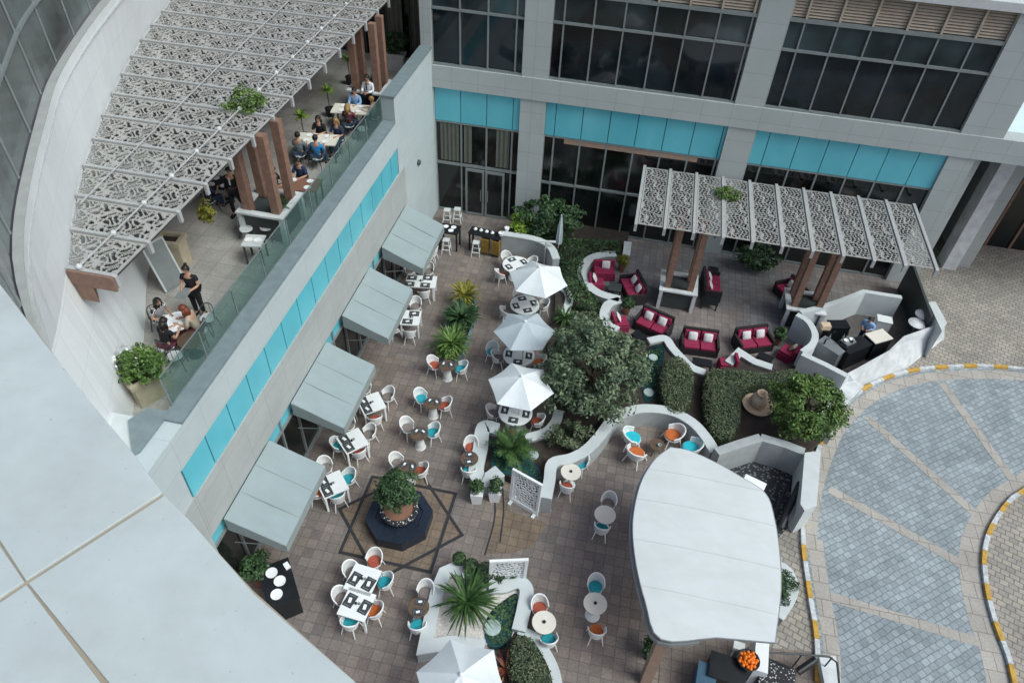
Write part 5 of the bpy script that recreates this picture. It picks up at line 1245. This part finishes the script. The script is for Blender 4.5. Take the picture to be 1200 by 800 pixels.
# ---------------------------------------------------------------- service station bottom left
x, y = A2(326, 682, .95); t = thing('service_station', 'black service counter with plates beside the nearest awning and the ledge', 'counter', (x, y, 0), R(38), local=True)
MB().obox((0, 0, .45), (.8, 1.3, .86)).build('cabinet', M['black'], t); MB().obox((0, 0, .9), (.86, 1.36, .04)).build('worktop', M['black'], t); MB().obox((-.405, 0, .45), (.012, 1.2, .7)).build('door', M['frame_dark'], t)
for k, (dx, dy, nm) in enumerate(((-.1, .36, 'far'), (.05, .02, 'middle'), (-.12, -.34, 'near'))):
    tag(MB().lathe([(.07, 0), (.16, .02), (.165, .05), (.08, .04)], (x+dx*math.cos(R(38))-dy*math.sin(R(38)), y+dx*math.sin(R(38))+dy*math.cos(R(38)), .921), 16).build('plate_stack', M['napkin']), 'white plates stacked on the black service counter, %s stack' % nm, 'plates', 'plates on the service counter')
tag(MB().obox((x+.02, y+.52, .96), (.14, .2, .08), .9).build('napkin_box', M['napkin']), 'white napkin box at the corner of the black service counter', 'box')
# ---------------------------------------------------------------- bar enclosure (right)
BZ = 1.2
bw = thing('bar_enclosure', 'white walled outdoor bar with sloping front wall beside the drive', 'bar', (10, 23, 0))
def bwall(px, w_, nm='wall', h=BZ, sm=0, mat='white'):
    pts = P(px, h); pts = cr(pts, sm) if sm else pts; MB().wall(pts, w_, -.05, h).build(nm, M[mat], bw)
bwall([(938, 365), (960, 360), (985, 352), (1013, 341), (1057, 348)], .22)
bwall([(934, 368), (947, 376), (955, 390), (953, 402), (941, 412)], .26, h=BZ-.002, sm=4)
bwall([(940, 414), (968, 427), (993, 440)], .24, h=BZ-.004)
# broad sloping front wall: thick at the kerb, leaning outwards to its foot
A_ = P([(992, 438), (1040, 412), (1062, 396), (1104, 378)], BZ-.006); B_ = P([(990, 452), (1012, 446), (1062, 424), (1108, 392)], .3)
fw = MB(); vs = []; fs = []
for q, b in zip(A_, B_):
    o_ = Vector(b)-Vector(q); o_ = o_.normalized()
    vs += [(q[0]-o_.x*.12, q[1]-o_.y*.12, BZ-.006), (q[0]+o_.x*.14, q[1]+o_.y*.14, BZ-.006), (b[0]+o_.x*.15, b[1]+o_.y*.15, -.05), (q[0]-o_.x*.12, q[1]-o_.y*.12, -.05)]
for i in range(3):
    for j in range(4): fs.append((i*4+j, i*4+(j+1) % 4, i*4+4+(j+1) % 4, i*4+4+j))
fs += [(3, 2, 1, 0), (12, 13, 14, 15)]
fw.add(vs, fs).build('front_wall', M['white_old'], bw)
MB().prism(P([(1088, 354), (1096, 353), (1110, 378), (1104, 388)], BZ+.3), 0, BZ+.3).build('pier', M['white'], bw)
dk = P([(1069, 308), (1092, 372)], 1.5)
MB().wall(dk, .1, 0, 1.55).build('dark_screen', M['frame_dark'], bw)
struct('bar_floor', MB().prism(P([(938, 370), (1013, 346), (1057, 352), (1095, 378), (992, 445), (945, 415)], 0), -.1, .009), plain('bar_floor', (.10, .09, .085), .8, var=.3))
def counter(px, s, rz, label, mat, h=.95, top=None, name='bar_counter'):
    x, y = A2(*px, h); t = thing(name, label, 'counter', (x, y, 0), rz, local=True); MB().obox((0, 0, h/2-.02), (s[0]-.04, s[1]-.04, h-.04)).build('cabinet', M[mat], t); MB().obox((0, 0, h-.0), (s[0], s[1], .04)).build('worktop', M[top or mat], t); return x, y, h+.02
cA = counter((975, 405), (1.0, .55), R(-40), 'grey steel counter inside the bar near its left wall', 'steel', .9)
cB = counter((1002, 404), (1.3, .6), R(40), 'black counter along the sloping front wall of the bar', 'black', .9)
cC = counter((1030, 394), (.9, .62), R(33), 'pale topped counter along the sloping front wall of the bar', 'black', .95, 'cream')
cD = counter((983, 380), (.8, .5), R(15), 'black worktop against the back wall of the bar', 'black', .9)
cE = counter((1037, 374), (.6, .45), R(-5), 'small white cabinet inside the bar by the right end of the back wall', 'white_furn', .6)
x, y = A2(967, 383, 1.0); tag(MB().obox((x, y, 1.04), (.36, .28, .2), .2).build('carton', M['clay']), 'brown cardboard box on the worktop at the left of the bar', 'box')
x, y = A2(994, 400, .95); t = thing('sink', 'steel sink with white bowls set on the bar counter', 'sink', (x, y, .93)); MB().obox((x, y, .96), (.5, .36, .06), R(40)).build('basin', M['steel'], t)
for k, (dx, dy) in enumerate(((-.1, -.05), (.12, .08))): tag(MB().lathe([(.05, 0), (.1, .05), (.09, .055), (.04, .02)], (x+dx, y+dy, .992), 12).build('bowl', M['napkin']), 'white bowl in the bar sink, %s one' % ['left', 'right'][k], 'bowl', 'bowls in the sink')
for k, (px, z, lab) in enumerate((((1084, 367), 1.15, 'white dish shaped cover, upper of two at the right end of the bar'), ((1076, 377), 1.05, 'white dish shaped cover, lower of two at the right end of the bar'))):
    x, y = A2(*px, z); t = thing('dish_cover', lab, 'dish', (x, y, 0), group='white dish covers'); MB().lathe([(.34, 0), (.35, .03), (.2, .12), (.03, .16)], (x, y, z-.1), 20).build('dish', M['napkin'], t); MB().tube([(x, y, 0), (x, y, z-.1)], .04, 8).build('stand', M['steel'], t)
for k in range(7):
    px = (966+k*5.3, 402-(k % 3)*5); x, y = A2(*px, .95); tag(MB().lathe([(.035, 0), (.038, .16), (.014, .22), (.014, .28)], (x, y, .925), 10).build('bottle', M[['black', 'steel', 'shopglass'][k % 3]]), 'small bottle standing on the bar counters', 'bottle', 'bottles on the bar counters')
# ---------------------------------------------------------------- grill corner under the canopy (bottom right)
cg = counter((853, 783), (.95, .7), R(-6), 'dark grill counter under the near edge of the white canopy', 'black', .9)
x, y = A2(877, 773, 1.05); t = thing('fruit_bowl', 'round bowl heaped with oranges at the near edge of the canopy', 'bowl', (x, y, .92)); MB().lathe([(.12, 0), (.28, .10), (.30, .16), (.27, .16), (.1, .05)], (x, y, .92), 20).build('bowl', M['black'], t)
og = plain('orange_fruit', (.75, .17, .01), .5)
orm = MB().ball((0, 0, 0), .052, 10, 6); first = None
for k in range(34):
    a = k*2.39996; rr = .245*math.sqrt((k % 26+.5)/26); z = 1.06+.03*(k >= 26)+(.06 if rr < .12 else .0)
    if first is None: o = orm.build('orange', og, smooth=True); first = o
    else: o = first.copy(); C.objects.link(o)
    o.location = (x+rr*math.cos(a), y+rr*math.sin(a), z); tag(o, 'orange heaped in the round bowl at the edge of the canopy', 'fruit', 'oranges in the bowl')
counter((828, 792), (.5, .7), R(-6), 'blue grey panelled cabinet at the bottom edge beside the grill counter', 'bluebox', .8)
x, y = A2(866, 757, 1.0); tag(MB().obox((x, y, .99), (.3, .22, .12), -.1).obox((x, y, .45), (.12, .12, .9)).build('till', M['sill']), 'pale till on a stand under the near edge of the canopy', 'till')
x, y = A2(893, 765, 1.0); tag(MB().obox((x, y, .5), (.35, 1.0, 1.0), R(-5)).build('side_counter', M['white_furn']), 'white counter end at the right corner of the canopy', 'counter')
x, y = A2(912, 790, .8); t = thing('patterned_stool', 'black and white patterned ottoman at the bottom edge near the kerb', 'ottoman', (x, y, 0)); MB().obox((x, y, .38), (.95, .7, .7), R(-10)).build('body', M['pied'], t, bevel=.05); [MB().bar((x+a_, y+b_, .70), (x+c_, y+d_, .70), .05, .06).build('trim', M['black'], t) for a_, b_, c_, d_ in ((-.52, .46, .42, .29), (-.42, -.29, .52, -.46))]
x, y = A2(948, 778, .5); t = thing('bollard_lamp', 'short black cylinder lamp tilted beside the patterned ottoman', 'lamp', (x, y, 0)); MB().tube([(x-.3, y-.25, .45), (x+.15, y+.12, .6)], .1, 12).build('head', M['black'], t); MB().tube([(x-.08, y-.07, 0), (x-.08, y-.07, .5)], .03, 8).build('stem', M['black'], t)
t = thing('barrier_rail', 'thin dark metal handrail bent round the white block by the kerb', 'railing', (*A2(930, 775), 0))
MB().tube([(*A2(898, 764, .9), .9), (*A2(940, 766, .9), .9), (*A2(972, 769, .9), .9), (*A2(981, 776, .9), .9), (*A2(985, 815, .9), .9)], .03, 8).build('rail', M['frame_dark'], t)
pm = MB()
for px in ((940, 766), (975, 770), (984, 805)): pm.tube([(*A2(*px, .9), 0), (*A2(*px, .9), .9)], .022, 6)
pm.build('posts', M['frame_dark'], t)
tag(MB().prism(P([(960, 768), (979, 768), (992, 830), (972, 830)], .35), 0, .35).build('kerb_block', M['white_old']), 'long low white block at the end of the painted kerb', 'block')
struct('grill_floor', MB().prism(P([(775, 747), (960, 764), (975, 830), (770, 830)], 0), -.1, .016), M['court'])
# ---------------------------------------------------------------- service yard
struct('yard_gravel', MB().prism(P([(842, 535), (892, 525), (944, 540), (940, 600), (912, 630), (860, 600)], 0), -.1, .02), pied('dark_gravel', (.16, .17, .18), (.02, .022, .026), 9.0, .35))
x, y = A2(884, 566, .9); t = thing('service_cart', 'white service trolley half under the right edge of the canopy in the yard', 'trolley', (x, y, 0)); MB().obox((x, y, .86), (.7, .45, .05), R(-20)).build('top', M['napkin'], t); MB().obox((x, y, .42), (.6, .38, .8), R(-20)).build('cabinet', M['sill'], t)
a_, b_ = at(914, 618, .5), at(938, 566, .9)
tag(MB().tube([a_, (a_+b_)/2, b_], .11, 10).tube([a_+Vector((-.3, .05, -.3)), b_+Vector((-.3, .1, -.3))], .06, 8).build('rolled_matting', M['black']), 'long dark rolled matting leaning along the inner side of the yard pier', 'roll')

# ================================================================ PEOPLE
def skin_mesh(vs, es, rad, sub=1):
    me = bpy.data.meshes.new('tmp'); me.from_pydata([tuple(v) for v in vs], es, []); o = bpy.data.objects.new('tmp', me); C.objects.link(o)
    sk_ = o.modifiers.new('s', 'SKIN'); sk_.use_smooth_shade = True; sk_.branch_smoothing = .3
    for i, r_ in enumerate(rad): me.skin_vertices[0].data[i].radius = (r_, r_) if not isinstance(r_, tuple) else r_
    me.skin_vertices[0].data[0].use_root = True
    if sub: ss = o.modifiers.new('ss', 'SUBSURF'); ss.levels = sub; ss.render_levels = sub
    dg = bpy.context.evaluated_depsgraph_get(); ev = o.evaluated_get(dg); m2 = ev.to_mesh()
    V = [tuple(v.co) for v in m2.vertices]; F = [tuple(p.vertices) for p in m2.polygons]; ev.to_mesh_clear(); bpy.data.objects.remove(o); bpy.data.meshes.remove(me); return V, F
def person(label, loc, face, pose='sit', top='c_white', bottom='c_denim', hair='hair_dk', longhair=False, skin='skin', arms='table', lean=0.0, sleeves=True, tie=None, scale=1.0, bun=False, group=None):
    """local frame: +y is the way the person faces"""
    if isinstance(face, tuple): rz = math.atan2(face[1]-loc[1], face[0]-loc[0])-PI/2
    else: rz = face
    t = thing('person', label, 'person', loc, rz, group, local=True); t.scale = (scale,)*3
    s = 1 if pose == 'sit' else 0
    hz = .56 if s else .93; ty = lambda z: lean*(z-hz)
    sp = [(0, 0, hz), (0, ty(hz+.2), hz+.2), (0, ty(hz+.40), hz+.40), (0, ty(hz+.52), hz+.52), (0, ty(hz+.60)+.01, hz+.60), (0, ty(hz+.70)+.03, hz+.70), (0, ty(hz+.79)+.03, hz+.79)]
    rs = [(.15, .12), (.135, .10), (.16, .11), (.075, .06), (.055, .055), (.088, .098), (.06, .07)]
    vs = list(sp); rad = list(rs); es = [(i, i+1) for i in range(6)]; idx = {}
    hands = []
    for sx in (-1, 1):
        sh = (sx*.18, ty(hz+.47), hz+.47)
        if arms == 'table': el, wr = (sx*.25, ty(hz+.2)+.10, hz+.22), (sx*.14, ty(hz+.2)+.36, hz+.26)
        elif arms == 'side': el, wr = (sx*.25, -.02, hz+.20), (sx*.27, .06, hz-.04)
        elif arms == 'walk': el, wr = (sx*.25, -sx*.10, hz+.20), (sx*.25, sx*.08, hz-.03)
        else: el, wr = (sx*.24, .05, hz+.20), (sx*.13, .30, hz+.20)
        d = (Vector(wr)-Vector(el)).normalized(); pm_ = tuple(Vector(wr)+d*.08)
        o = len(vs); vs += [sh, el, wr, pm_]; rad += [.058, .044, .03, (.04, .025)]; es += [(2, o), (o, o+1), (o+1, o+2), (o+2, o+3)]; idx[sx] = o; hands.append((Vector(pm_), d, sx))
    for sx in (-1, 1):
        hp = (sx*.095, .01, hz-.03)
        if s: kn, an, to = (sx*.11, .42, .53), (sx*.11, .44, .09), (sx*.13, .60, .045)
        elif pose == 'walk': kn, an, to = (sx*.10, .12*sx+.05, .50), (sx*.10, .22*sx-.06, .10), (sx*.11, .22*sx+.10, .04)
        else: kn, an, to = (sx*.10, .02, .50), (sx*.11, -.01, .09), (sx*.13, .15, .04)
        o = len(vs); vs += [hp, kn, an, to]; rad += [.085, .06, .04, (.045, .03)]; es += [(0, o), (o, o+1), (o+1, o+2), (o+2, o+3)]; idx[('l', sx)] = o
    V, F = skin_mesh(vs, es, rad)
    b = MB(); b.add(V, F); hd = Vector(vs[5])
    for pm_, d, sx in hands:         # fingers and thumb
        sd_ = d.cross(Vector((0, 0, 1))).normalized() if abs(d.z) < .9 else Vector((0, 1, 0)); up = sd_.cross(d)
        for k, L in enumerate((.06, .075, .07, .055)):
            q = pm_+sd_*(k-1.5)*.018+d*.015; b.tube([q, q+d*L*.5-up*.004, q+d*L-up*.02], [.009, .0085, .006], 5)
        q = pm_-d*.03-sd_*sx*.03; b.tube([q, q-sd_*sx*.03+d*.03, q-sd_*sx*.03+d*.06], [.011, .01, .007], 5)
    b.ball(hd+Vector((0, .095, -.01)), .018, 8, 5); 
    for sx in (-1, 1): b.ball(hd+Vector((sx*.088, 0, -.005)), .022, 8, 5, (.5, 1, 1.2))
    b.tube([hd+Vector((-.025, .088, -.05)), hd+Vector((.025, .088, -.05))], .006, 5)
    b.build('body', M[skin], t, smooth=True)
    MB().ball(hd+Vector((-.033, .088, .02)), .011, 6, 4).ball(hd+Vector((.033, .088, .02)), .011, 6, 4).build('eyes', M['c_black'], t)
    # hair cap (open towards the face)
    hm = MB(); prof = []; n = 14; vs2 = []; fs2 = []
    for i in range(8):
        ph = i/7*PI*(.62)
        for k in range(n):
            a = 2*PI*k/n; fr = max(0, math.sin(a)); lim = min(ph, PI*(.62-.27*fr)); r_ = .108; vs2.append((r_*math.sin(lim)*math.cos(a)*.95, r_*math.sin(lim)*math.sin(a)*1.08-.005, r_*math.cos(lim)*1.12+.012))
    for i in range(7):
        for k in range(n): fs2.append((i*n+k, (i+1)*n+k, (i+1)*n+(k+1) % n, i*n+(k+1) % n))
    hm.add([Vector(q)+hd for q in vs2], fs2)
    if longhair:
        hm.tube([hd+Vector((0, -.05, .03)), hd+Vector((0, -.09, -.12)), hd+Vector((0, -.10, -.28))], [.09, .095, .05], 10)
        for sx in (-1, 1): hm.tube([hd+Vector((sx*.08, -.03, .03)), hd+Vector((sx*.095, -.04, -.12)), hd+Vector((sx*.09, -.04, -.22))], [.035, .045, .02], 7)
    if bun: hm.ball(hd+Vector((0, -.06, .13)), .05, 10, 6)
    hm.build('hair', M[hair], t, smooth=True)
    # top
    g = .014; tv = [vs[0], vs[1], vs[2], vs[3]]; tr = [(.15+g, .12+g), (.135+g+.01, .10+g+.01), (.16+g, .115+g), (.078, .065)]; te = [(0, 1), (1, 2), (2, 3)]
    for sx in (-1, 1):
        o = idx[sx]; q = len(tv); el = Vector(vs[o+1]); sh = Vector(vs[o]); wr = Vector(vs[o+2]); 
        tv += [sh, tuple(sh.lerp(el, .98 if sleeves else .55))]; tr += [.062+g, .05+g]; te += [(2, q), (q, q+1)]
        if sleeves == 'long': tv += [tuple(el.lerp(wr, .9))]; tr += [.036+g]; te += [(q+1, q+2)]
    V, F = skin_mesh(tv, te, tr); MB().add(V, F).build('shirt', M[top], t, smooth=True)
    if tie: 
        c_ = Vector(vs[2]); MB().bar(c_+Vector((0, .135, .10)), c_+Vector((0, .14, -.16)), .05, .012).build('tie', M[tie], t)
    bv = [vs[0]]; brd = [(.158+g, .13+g)]; be = []
    for sx in (-1, 1):
        o = idx[('l', sx)]; q = len(bv); bv += [vs[o], vs[o+1], tuple(Vector(vs[o+1]).lerp(Vector(vs[o+2]), .93))]; brd += [.09+g, .066+g, .052+g]; be += [(0, q), (q, q+1), (q+1, q+2)]
    V, F = skin_mesh(bv, be, brd); MB().add(V, F).build('trousers', M[bottom], t, smooth=True)
    sm_ = MB()
    for sx in (-1, 1):
        o = idx[('l', sx)]; an, to = Vector(vs[o+2]), Vector(vs[o+3]); sm_.obox((an+to)/2+Vector((0, .0, -.012)), (.095, .26, .085))
    sm_.build('shoes', M['c_black'], t); return t
# ================================================================ TERRACE FURNITURE
TZ = 6.0
def bistro_chair():
    t = thing('metal_chair', 'x', 'chair', local=True); MB().lathe([(.20, .43), (.21, .445), (.2, .46)], n=16).build('seat', M['sill'], t)
    b = MB(); pts = [(.21*math.cos(PI+PI*k/10), .20*math.sin(PI+PI*k/10), .46+.36*math.sin(PI*k/10)**.5) for k in range(11)]; b.tube(pts, .014, 6)
    for k in (3, 5, 7): b.tube([pts[k], (pts[k][0], pts[k][1], .45)], .008, 5)
    b.build('backrest', M['frame_dark'], t)
    for sx in (-1, 1):
        for sy in (-1, 1): MB().tube([(sx*.14, sy*.14, .43), (sx*.2, sy*.2, 0)], .013, 5).build('leg', M['frame_dark'], t)
    return t
def ttable(px, s, rz, label, mat='table_wood', top='cream'):
    x, y = A2(*px, TZ+.74); t = thing('terrace_table', label, 'table', (x, y, TZ), rz, group='tables on the roof terrace', local=True); MB().obox((0, 0, .73), (*s, .04)).build('tabletop', M[top], t)
    for sx in (-1, 1):
        for sy in (-1, 1): MB().obox((sx*(s[0]/2-.06), sy*(s[1]/2-.06), .355), (.05, .05, .71)).build('leg', M['frame_dark'], t)
    for k in range(2 if s[0] < 1 else 4):
        dx, dy = (k % 2-.5)*s[0]*.45, (k//2-.5)*s[1]*.5 if s[0] >= 1 else 0; d = Matrix.Rotation(rz, 3, 'Z') @ Vector((dx, dy, 0))
        tag(MB().lathe([(.05, 0), (.12, .015), (.125, .025), (.05, .015)], (x+d.x, y+d.y, TZ+.751), 12).build('plate', M['napkin']), 'white dinner plate on the %s' % label.split(',')[0], 'plate', 'plates on the terrace tables')
    return x, y
def tchair(x, y, tx, ty, label): make('metal_chair', bistro_chair, (x, y, TZ), math.atan2(ty-y, tx-x)-PI/2, label, 'metal chairs on the roof terrace')
# table A: waiter's table
ax_, ay_ = ttable((412, 128), (1.5, .8), R(8), 'long terrace table where the waiter stands, nearest the posts')
bx_, by_ = ttable((372, 163), (1.5, .8), R(8), 'long terrace table with the bright blue shirted diner, mid terrace', top='cream')
cx2, cy2 = ttable((352, 216), (1.3, .8), R(8), 'terrace table behind the brown post cluster, beside the glass rail', top='terracotta')
def seatp(x, y, tx, ty, label, clabel, **k):
    tchair(x, y, tx, ty, clabel); d = Vector((tx-x, ty-y, 0)).normalized(); return person(label, (x+d.x*.02, y+d.y*.02, TZ-.07+.0), (tx, ty), 'sit', **k)
person('standing waiter in white shirt with black tie beside the far terrace table', (ax_+.35, ay_+1.05, TZ), (ax_+.2, ay_), 'stand', 'c_white', 'c_black', sleeves='long', arms='front', tie='c_black')
seatp(ax_-.1, ay_+.72, ax_-.1, ay_, 'seated diner in light blue shirt at the table the waiter serves', 'metal chair under the light blue shirted diner', top='c_ltblue', sleeves='long')
seatp(ax_+.85, ay_+.15, ax_, ay_+.1, 'seated diner in beige top at the right end of the waiter served table', 'metal chair under the beige clad diner', top='c_beige', bottom='c_navy', sleeves='long', hair='hair_bl')
seatp(ax_+.15, ay_-.74, ax_+.15, ay_, 'fair haired diner in plum top with back to the camera, far table', 'metal chair under the fair haired plum clad diner', top='c_plum', hair='hair_bl', longhair=True)
tchair(ax_+.75, ay_-.85, ax_+.6, ay_, 'empty metal chair with bag beside the fair haired diner')
seatp(bx_-.2, by_+.72, bx_-.2, by_, 'dark haired diner in black facing the camera at the middle table', 'metal chair under the dark haired diner in black', top='c_black', longhair=True)
seatp(bx_+.5, by_+.72, bx_+.45, by_, 'fair haired diner in navy facing the camera at the middle table', 'metal chair under the fair haired diner in navy', top='c_navy', hair='hair_bl', longhair=True)
seatp(bx_-.4, by_-.74, bx_-.4, by_, 'diner in grey shirt seen from behind, left at the middle table', 'metal chair under the grey shirted diner', top='c_grey')
seatp(bx_+.28, by_-.76, bx_+.28, by_, 'diner in bright blue shirt seen from behind at the middle table', 'metal chair under the bright blue shirted diner', top='c_blue')
seatp(cx2-.3, cy2+.72, cx2-.3, cy2, 'diner in navy top behind the brown post cluster', 'metal chair under the navy clad diner behind the posts', top='c_navy', bottom='c_black', hair='hair_dk')
seatp(cx2-.9, cy2-.1, cx2, cy2, 'dark haired diner glimpsed between the brown posts', 'metal chair under the diner glimpsed between the posts', top='c_black', longhair=True)
# under the pergola
dx_, dy_ = ttable((258, 214), (1.0, .8), R(5), 'dark terrace table in the shade of the pergola edge', top='black')
seatp(dx_+.55, dy_+.45, dx_, dy_, 'diner in teal blue shirt in shade at the pergola edge', 'metal chair under the teal blue shirted diner', top='teal')
seatp(dx_-.1, dy_-.70, dx_, dy_, 'diner in navy seated with back to us under the pergola edge', 'metal chair under the navy diner below the pergola edge', top='c_navy')
person('person in dark suit and pale shirt standing left of the post cluster', (*A2(281, 250, TZ), TZ), R(185), 'walk', 'c_black', 'c_black', sleeves='long', arms='walk', tie='c_white')
# near group
nx, ny = A2(206, 377, TZ+.72); t = thing('terrace_table', 'small terrace table with white cloths between the near seated women', 'table', (nx, ny, TZ), group='tables on the roof terrace')
MB().lathe([(.38, .70), (.40, .71), (.40, .735)], (nx, ny, TZ), 20).build('tabletop', M['c_white'], t); MB().lathe([(.22, 0), (.05, .05), (.04, .70)], (nx, ny, TZ), 12).build('pedestal', M['frame_dark'], t)
for k, (dx, dy, a) in enumerate(((-.12, .1, .3), (.1, -.1, 1.0))): tag(MB().obox((nx+dx, ny+dy, TZ+.745), (.3, .22, .012), a).build('menu', M['napkin']), 'white paper menu on the near terrace table, %s one' % ['upper', 'lower'][k], 'menu', 'menus on the near table')
seatp(nx-.75, ny+.25, nx, ny, 'woman with dark hair in striped skirt by the white curved wall', 'metal chair under the woman in stripes', top='c_stripe', bottom='c_stripe', longhair=True, arms='table', lean=.35, sleeves=False)
seatp(nx+.55, ny+.12, nx, ny, 'woman with red brown hair at the right of the near terrace table', 'metal chair under the red haired woman', top='c_beige', bottom='c_plum', hair='hair_red', longhair=True, lean=.3)
seatp(nx+.05, ny-.68, nx+.2, ny, 'woman in dark clothes with bare arms at the near side of the table', 'metal chair under the woman in dark clothes', top='c_black', bottom='c_plum', longhair=True, lean=.2, sleeves=False)
sx_, sy_ = A2(224, 398, TZ+.55); t = thing('side_table', 'round dark brown side table next to the near terrace diners', 'table', (sx_, sy_, TZ)); MB().lathe([(.34, .53), (.36, .55), (.35, .57)], (sx_, sy_, TZ), 22).build('tabletop', M['table_wood'], t); MB().lathe([(.2, 0), (.05, .04), (.05, .53)], (sx_, sy_, TZ), 12).build('pedestal', M['frame_dark'], t)
wp = A2(236, 368, TZ); person('waitress in black with hair bun carrying a tray towards the near table', (*wp, TZ), (nx, ny), 'stand', 'c_black', 'c_black', bun=True, arms='front', sleeves=False)
d = (Vector((nx, ny, 0))-Vector((*wp, 0))).normalized()
tag(MB().obox((wp[0]+d.x*.42, wp[1]+d.y*.42, TZ+1.13), (.42, .3, .02), math.atan2(d.y, d.x)).build('tray', M['frame']), 'dark grey tray held by the waitress in black', 'tray')
for px, lab, tg in (((243, 372), 'empty metal chair behind the waitress beside the glass rail', (225, 395)), ((205, 416), 'empty metal chair nearest the stone planter, by the rail', (212, 385)), ((288, 268), 'empty metal chair left of the small table by the posts', (300, 280)), ((312, 266), 'empty metal chair under the post cluster ledge', (302, 282))):
    x, y = A2(*px, TZ+.45); q = at(*tg, TZ+.45); tchair(x, y, q.x, q.y, lab)
x, y = ttable((297, 282), (.6, .6), R(10), 'small empty square terrace table in front of the post cluster', top='sill')
# planters, board, plants on the terrace
def box_planter(px, s, h, rz, label, mat='cream_stone'):
    x, y = A2(*px, TZ+h); t = thing('stone_planter', label, 'planter', (x, y, TZ), rz, local=True)
    MB().obox((0, 0, h*.42), (s[0]*.86, s[1]*.86, h*.84)).build('body', M[mat], t)
    for a, b, c_, d_ in ((0, s[1]/2-.06, s[0], .12), (0, -s[1]/2+.06, s[0], .12), (s[0]/2-.06, 0, .12, s[1]-.24), (-s[0]/2+.06, 0, .12, s[1]-.24)): MB().obox((a, b, h*.92), (c_, d_, h*.16)).build('rim', M[mat], t)
    MB().obox((0, 0, h*.87), (s[0]-.24, s[1]-.24, .04)).build('soil', M['soil'], t); return x, y
x, y = box_planter((168, 436), (1.0, .62), .8, R(62), 'carved cream stone planter with leafy bush at the near end of the terrace')
V, F = cloud((x, y, TZ+1.1), (.62, .48, .36), 60, 46, .18, .11, .06, seed=81); t = thing('planter_bush', 'leafy green bush with a few white flowers filling the near stone planter', 'plant', (x, y, TZ+.7)); npmesh('foliage', V, F, M['leaf_bright'], t)
rng = np.random.default_rng(5); q = rng.normal(0, 1, (34, 3)); q /= np.linalg.norm(q, axis=1)[:, None]; q[:, 2] = np.abs(q[:, 2]); V, F = leaves(np.array([x-.25, y+.05, TZ+1.12])+q*np.array([.42, .42, .36]), q, .09, .09, .3, rng); tag(npmesh('flowers', V, F, M['flower'], t), kind='stuff')
box_planter((198, 278), (.8, .62), 1.0, R(8), 'empty cream stone box planter under the pergola edge beside the grey board')
x, y = box_planter((464, 62), (.85, .5), .75, R(4), 'pale stone trough with dark shrub at the far corner of the terrace', 'sill')
V, F = cloud((x, y, TZ+1.2), (.5, .35, .5), 40, 44, .2, .12, .06, seed=83); o = npmesh('planter_bush', V, F, M['leaf_dark']); tag(o, 'dark shrub filling the pale trough at the far terrace corner', 'plant')
q = [at(176, 300, TZ+1.0), at(190, 296, TZ+1.0)]
bx0, by0 = A2(196, 343, TZ); t = thing('menu_board', 'grey panel board with pale frame leaning beside the curved white wall', 'board', (bx0, by0, TZ)); u_ = (Vector((*A2(217, 330, TZ), TZ))-Vector((bx0, by0, TZ))); u_.z = 0; L = .62; u_.normalize(); nn_ = Vector((-u_.y, u_.x, 0)); up = Vector((0, 0, 1))*.95+nn_*.3; up.normalize(); O = lambda a, b: Vector((bx0, by0, TZ+.03))+u_*a+up*b
MB().bar(O(L/2, .0), O(L/2, 1.5), L, .03).build('panel', M['frame'], t); f_ = MB(); f_.bar(O(-.02, 0), O(-.02, 1.5), .05, .05); f_.bar(O(L+.02, 0), O(L+.02, 1.5), .05, .05); f_.bar(O(0, 1.48), O(L, 1.48), .05, .05); f_.build('frame', M['sill'], t)
for px, lab, mt, sd_ in (((383, 104), 'lime green standard plant in a dark pot, left of the waiter', 'leaf_lime', 91), ((352, 134), 'lime green plant near the pergola edge, mid terrace', 'leaf_lime', 92), ((407, 68), 'yellow green plant in a dark bowl under the far pergola beams', 'leaf_lime', 93), ((327, 237), 'green plant standing inside the near post cluster', 'leaf_dark', 94), ((438, 92), 'dark green plant standing inside the far post cluster', 'leaf_dark', 95), ((462, 14), 'lime green plant at the very top beside the curtains', 'leaf_lime', 96)):
    z = TZ+1.15; x, y = A2(*px, z); t = thing('potted_plant', lab, 'pot plant', (x, y, TZ)); MB().lathe([(.15, 0), (.2, .34), (.17, .34), (.16, .28)], (x, y, TZ), 14).build('pot', M['black'], t); MB().tube([(x, y, TZ+.25), (x, y, z)], .02, 6).build('stem', M['bark'], t)
    V, F = fronds((x, y, z-.1), 46, .36, .03, 1.2, .7, seed=sd_); npmesh('foliage', V, F, M[mt], t)
c = at(241, 248, 8.2); t = thing('hanging_plant', 'yellowish hanging plant on a curved stem below the pergola edge', 'hanging plant', (c.x, c.y, c.z)); MB().tube([(c.x-.1, c.y, 9.6), (c.x+.1, c.y, 9.0), (c.x, c.y, 8.2)], .02, 6).build('stem', M['bark'], t); V, F = cloud((c.x, c.y, c.z), (.22, .2, .4), 22, 26, .12, .12, .05, seed=97); npmesh('foliage', V, F, M['leaf_yellow'], t)
# ---------------------------------------------------------------- barman and people at the doors
x, y = A2(1016, 388, 0.9); person('barman in blue shirt bending over the counter inside the white bar', (x, y+.12, 0), R(150), 'stand', 'c_ltblue', 'c_denim', sleeves='long', arms='front', lean=.45)
drop_protos()
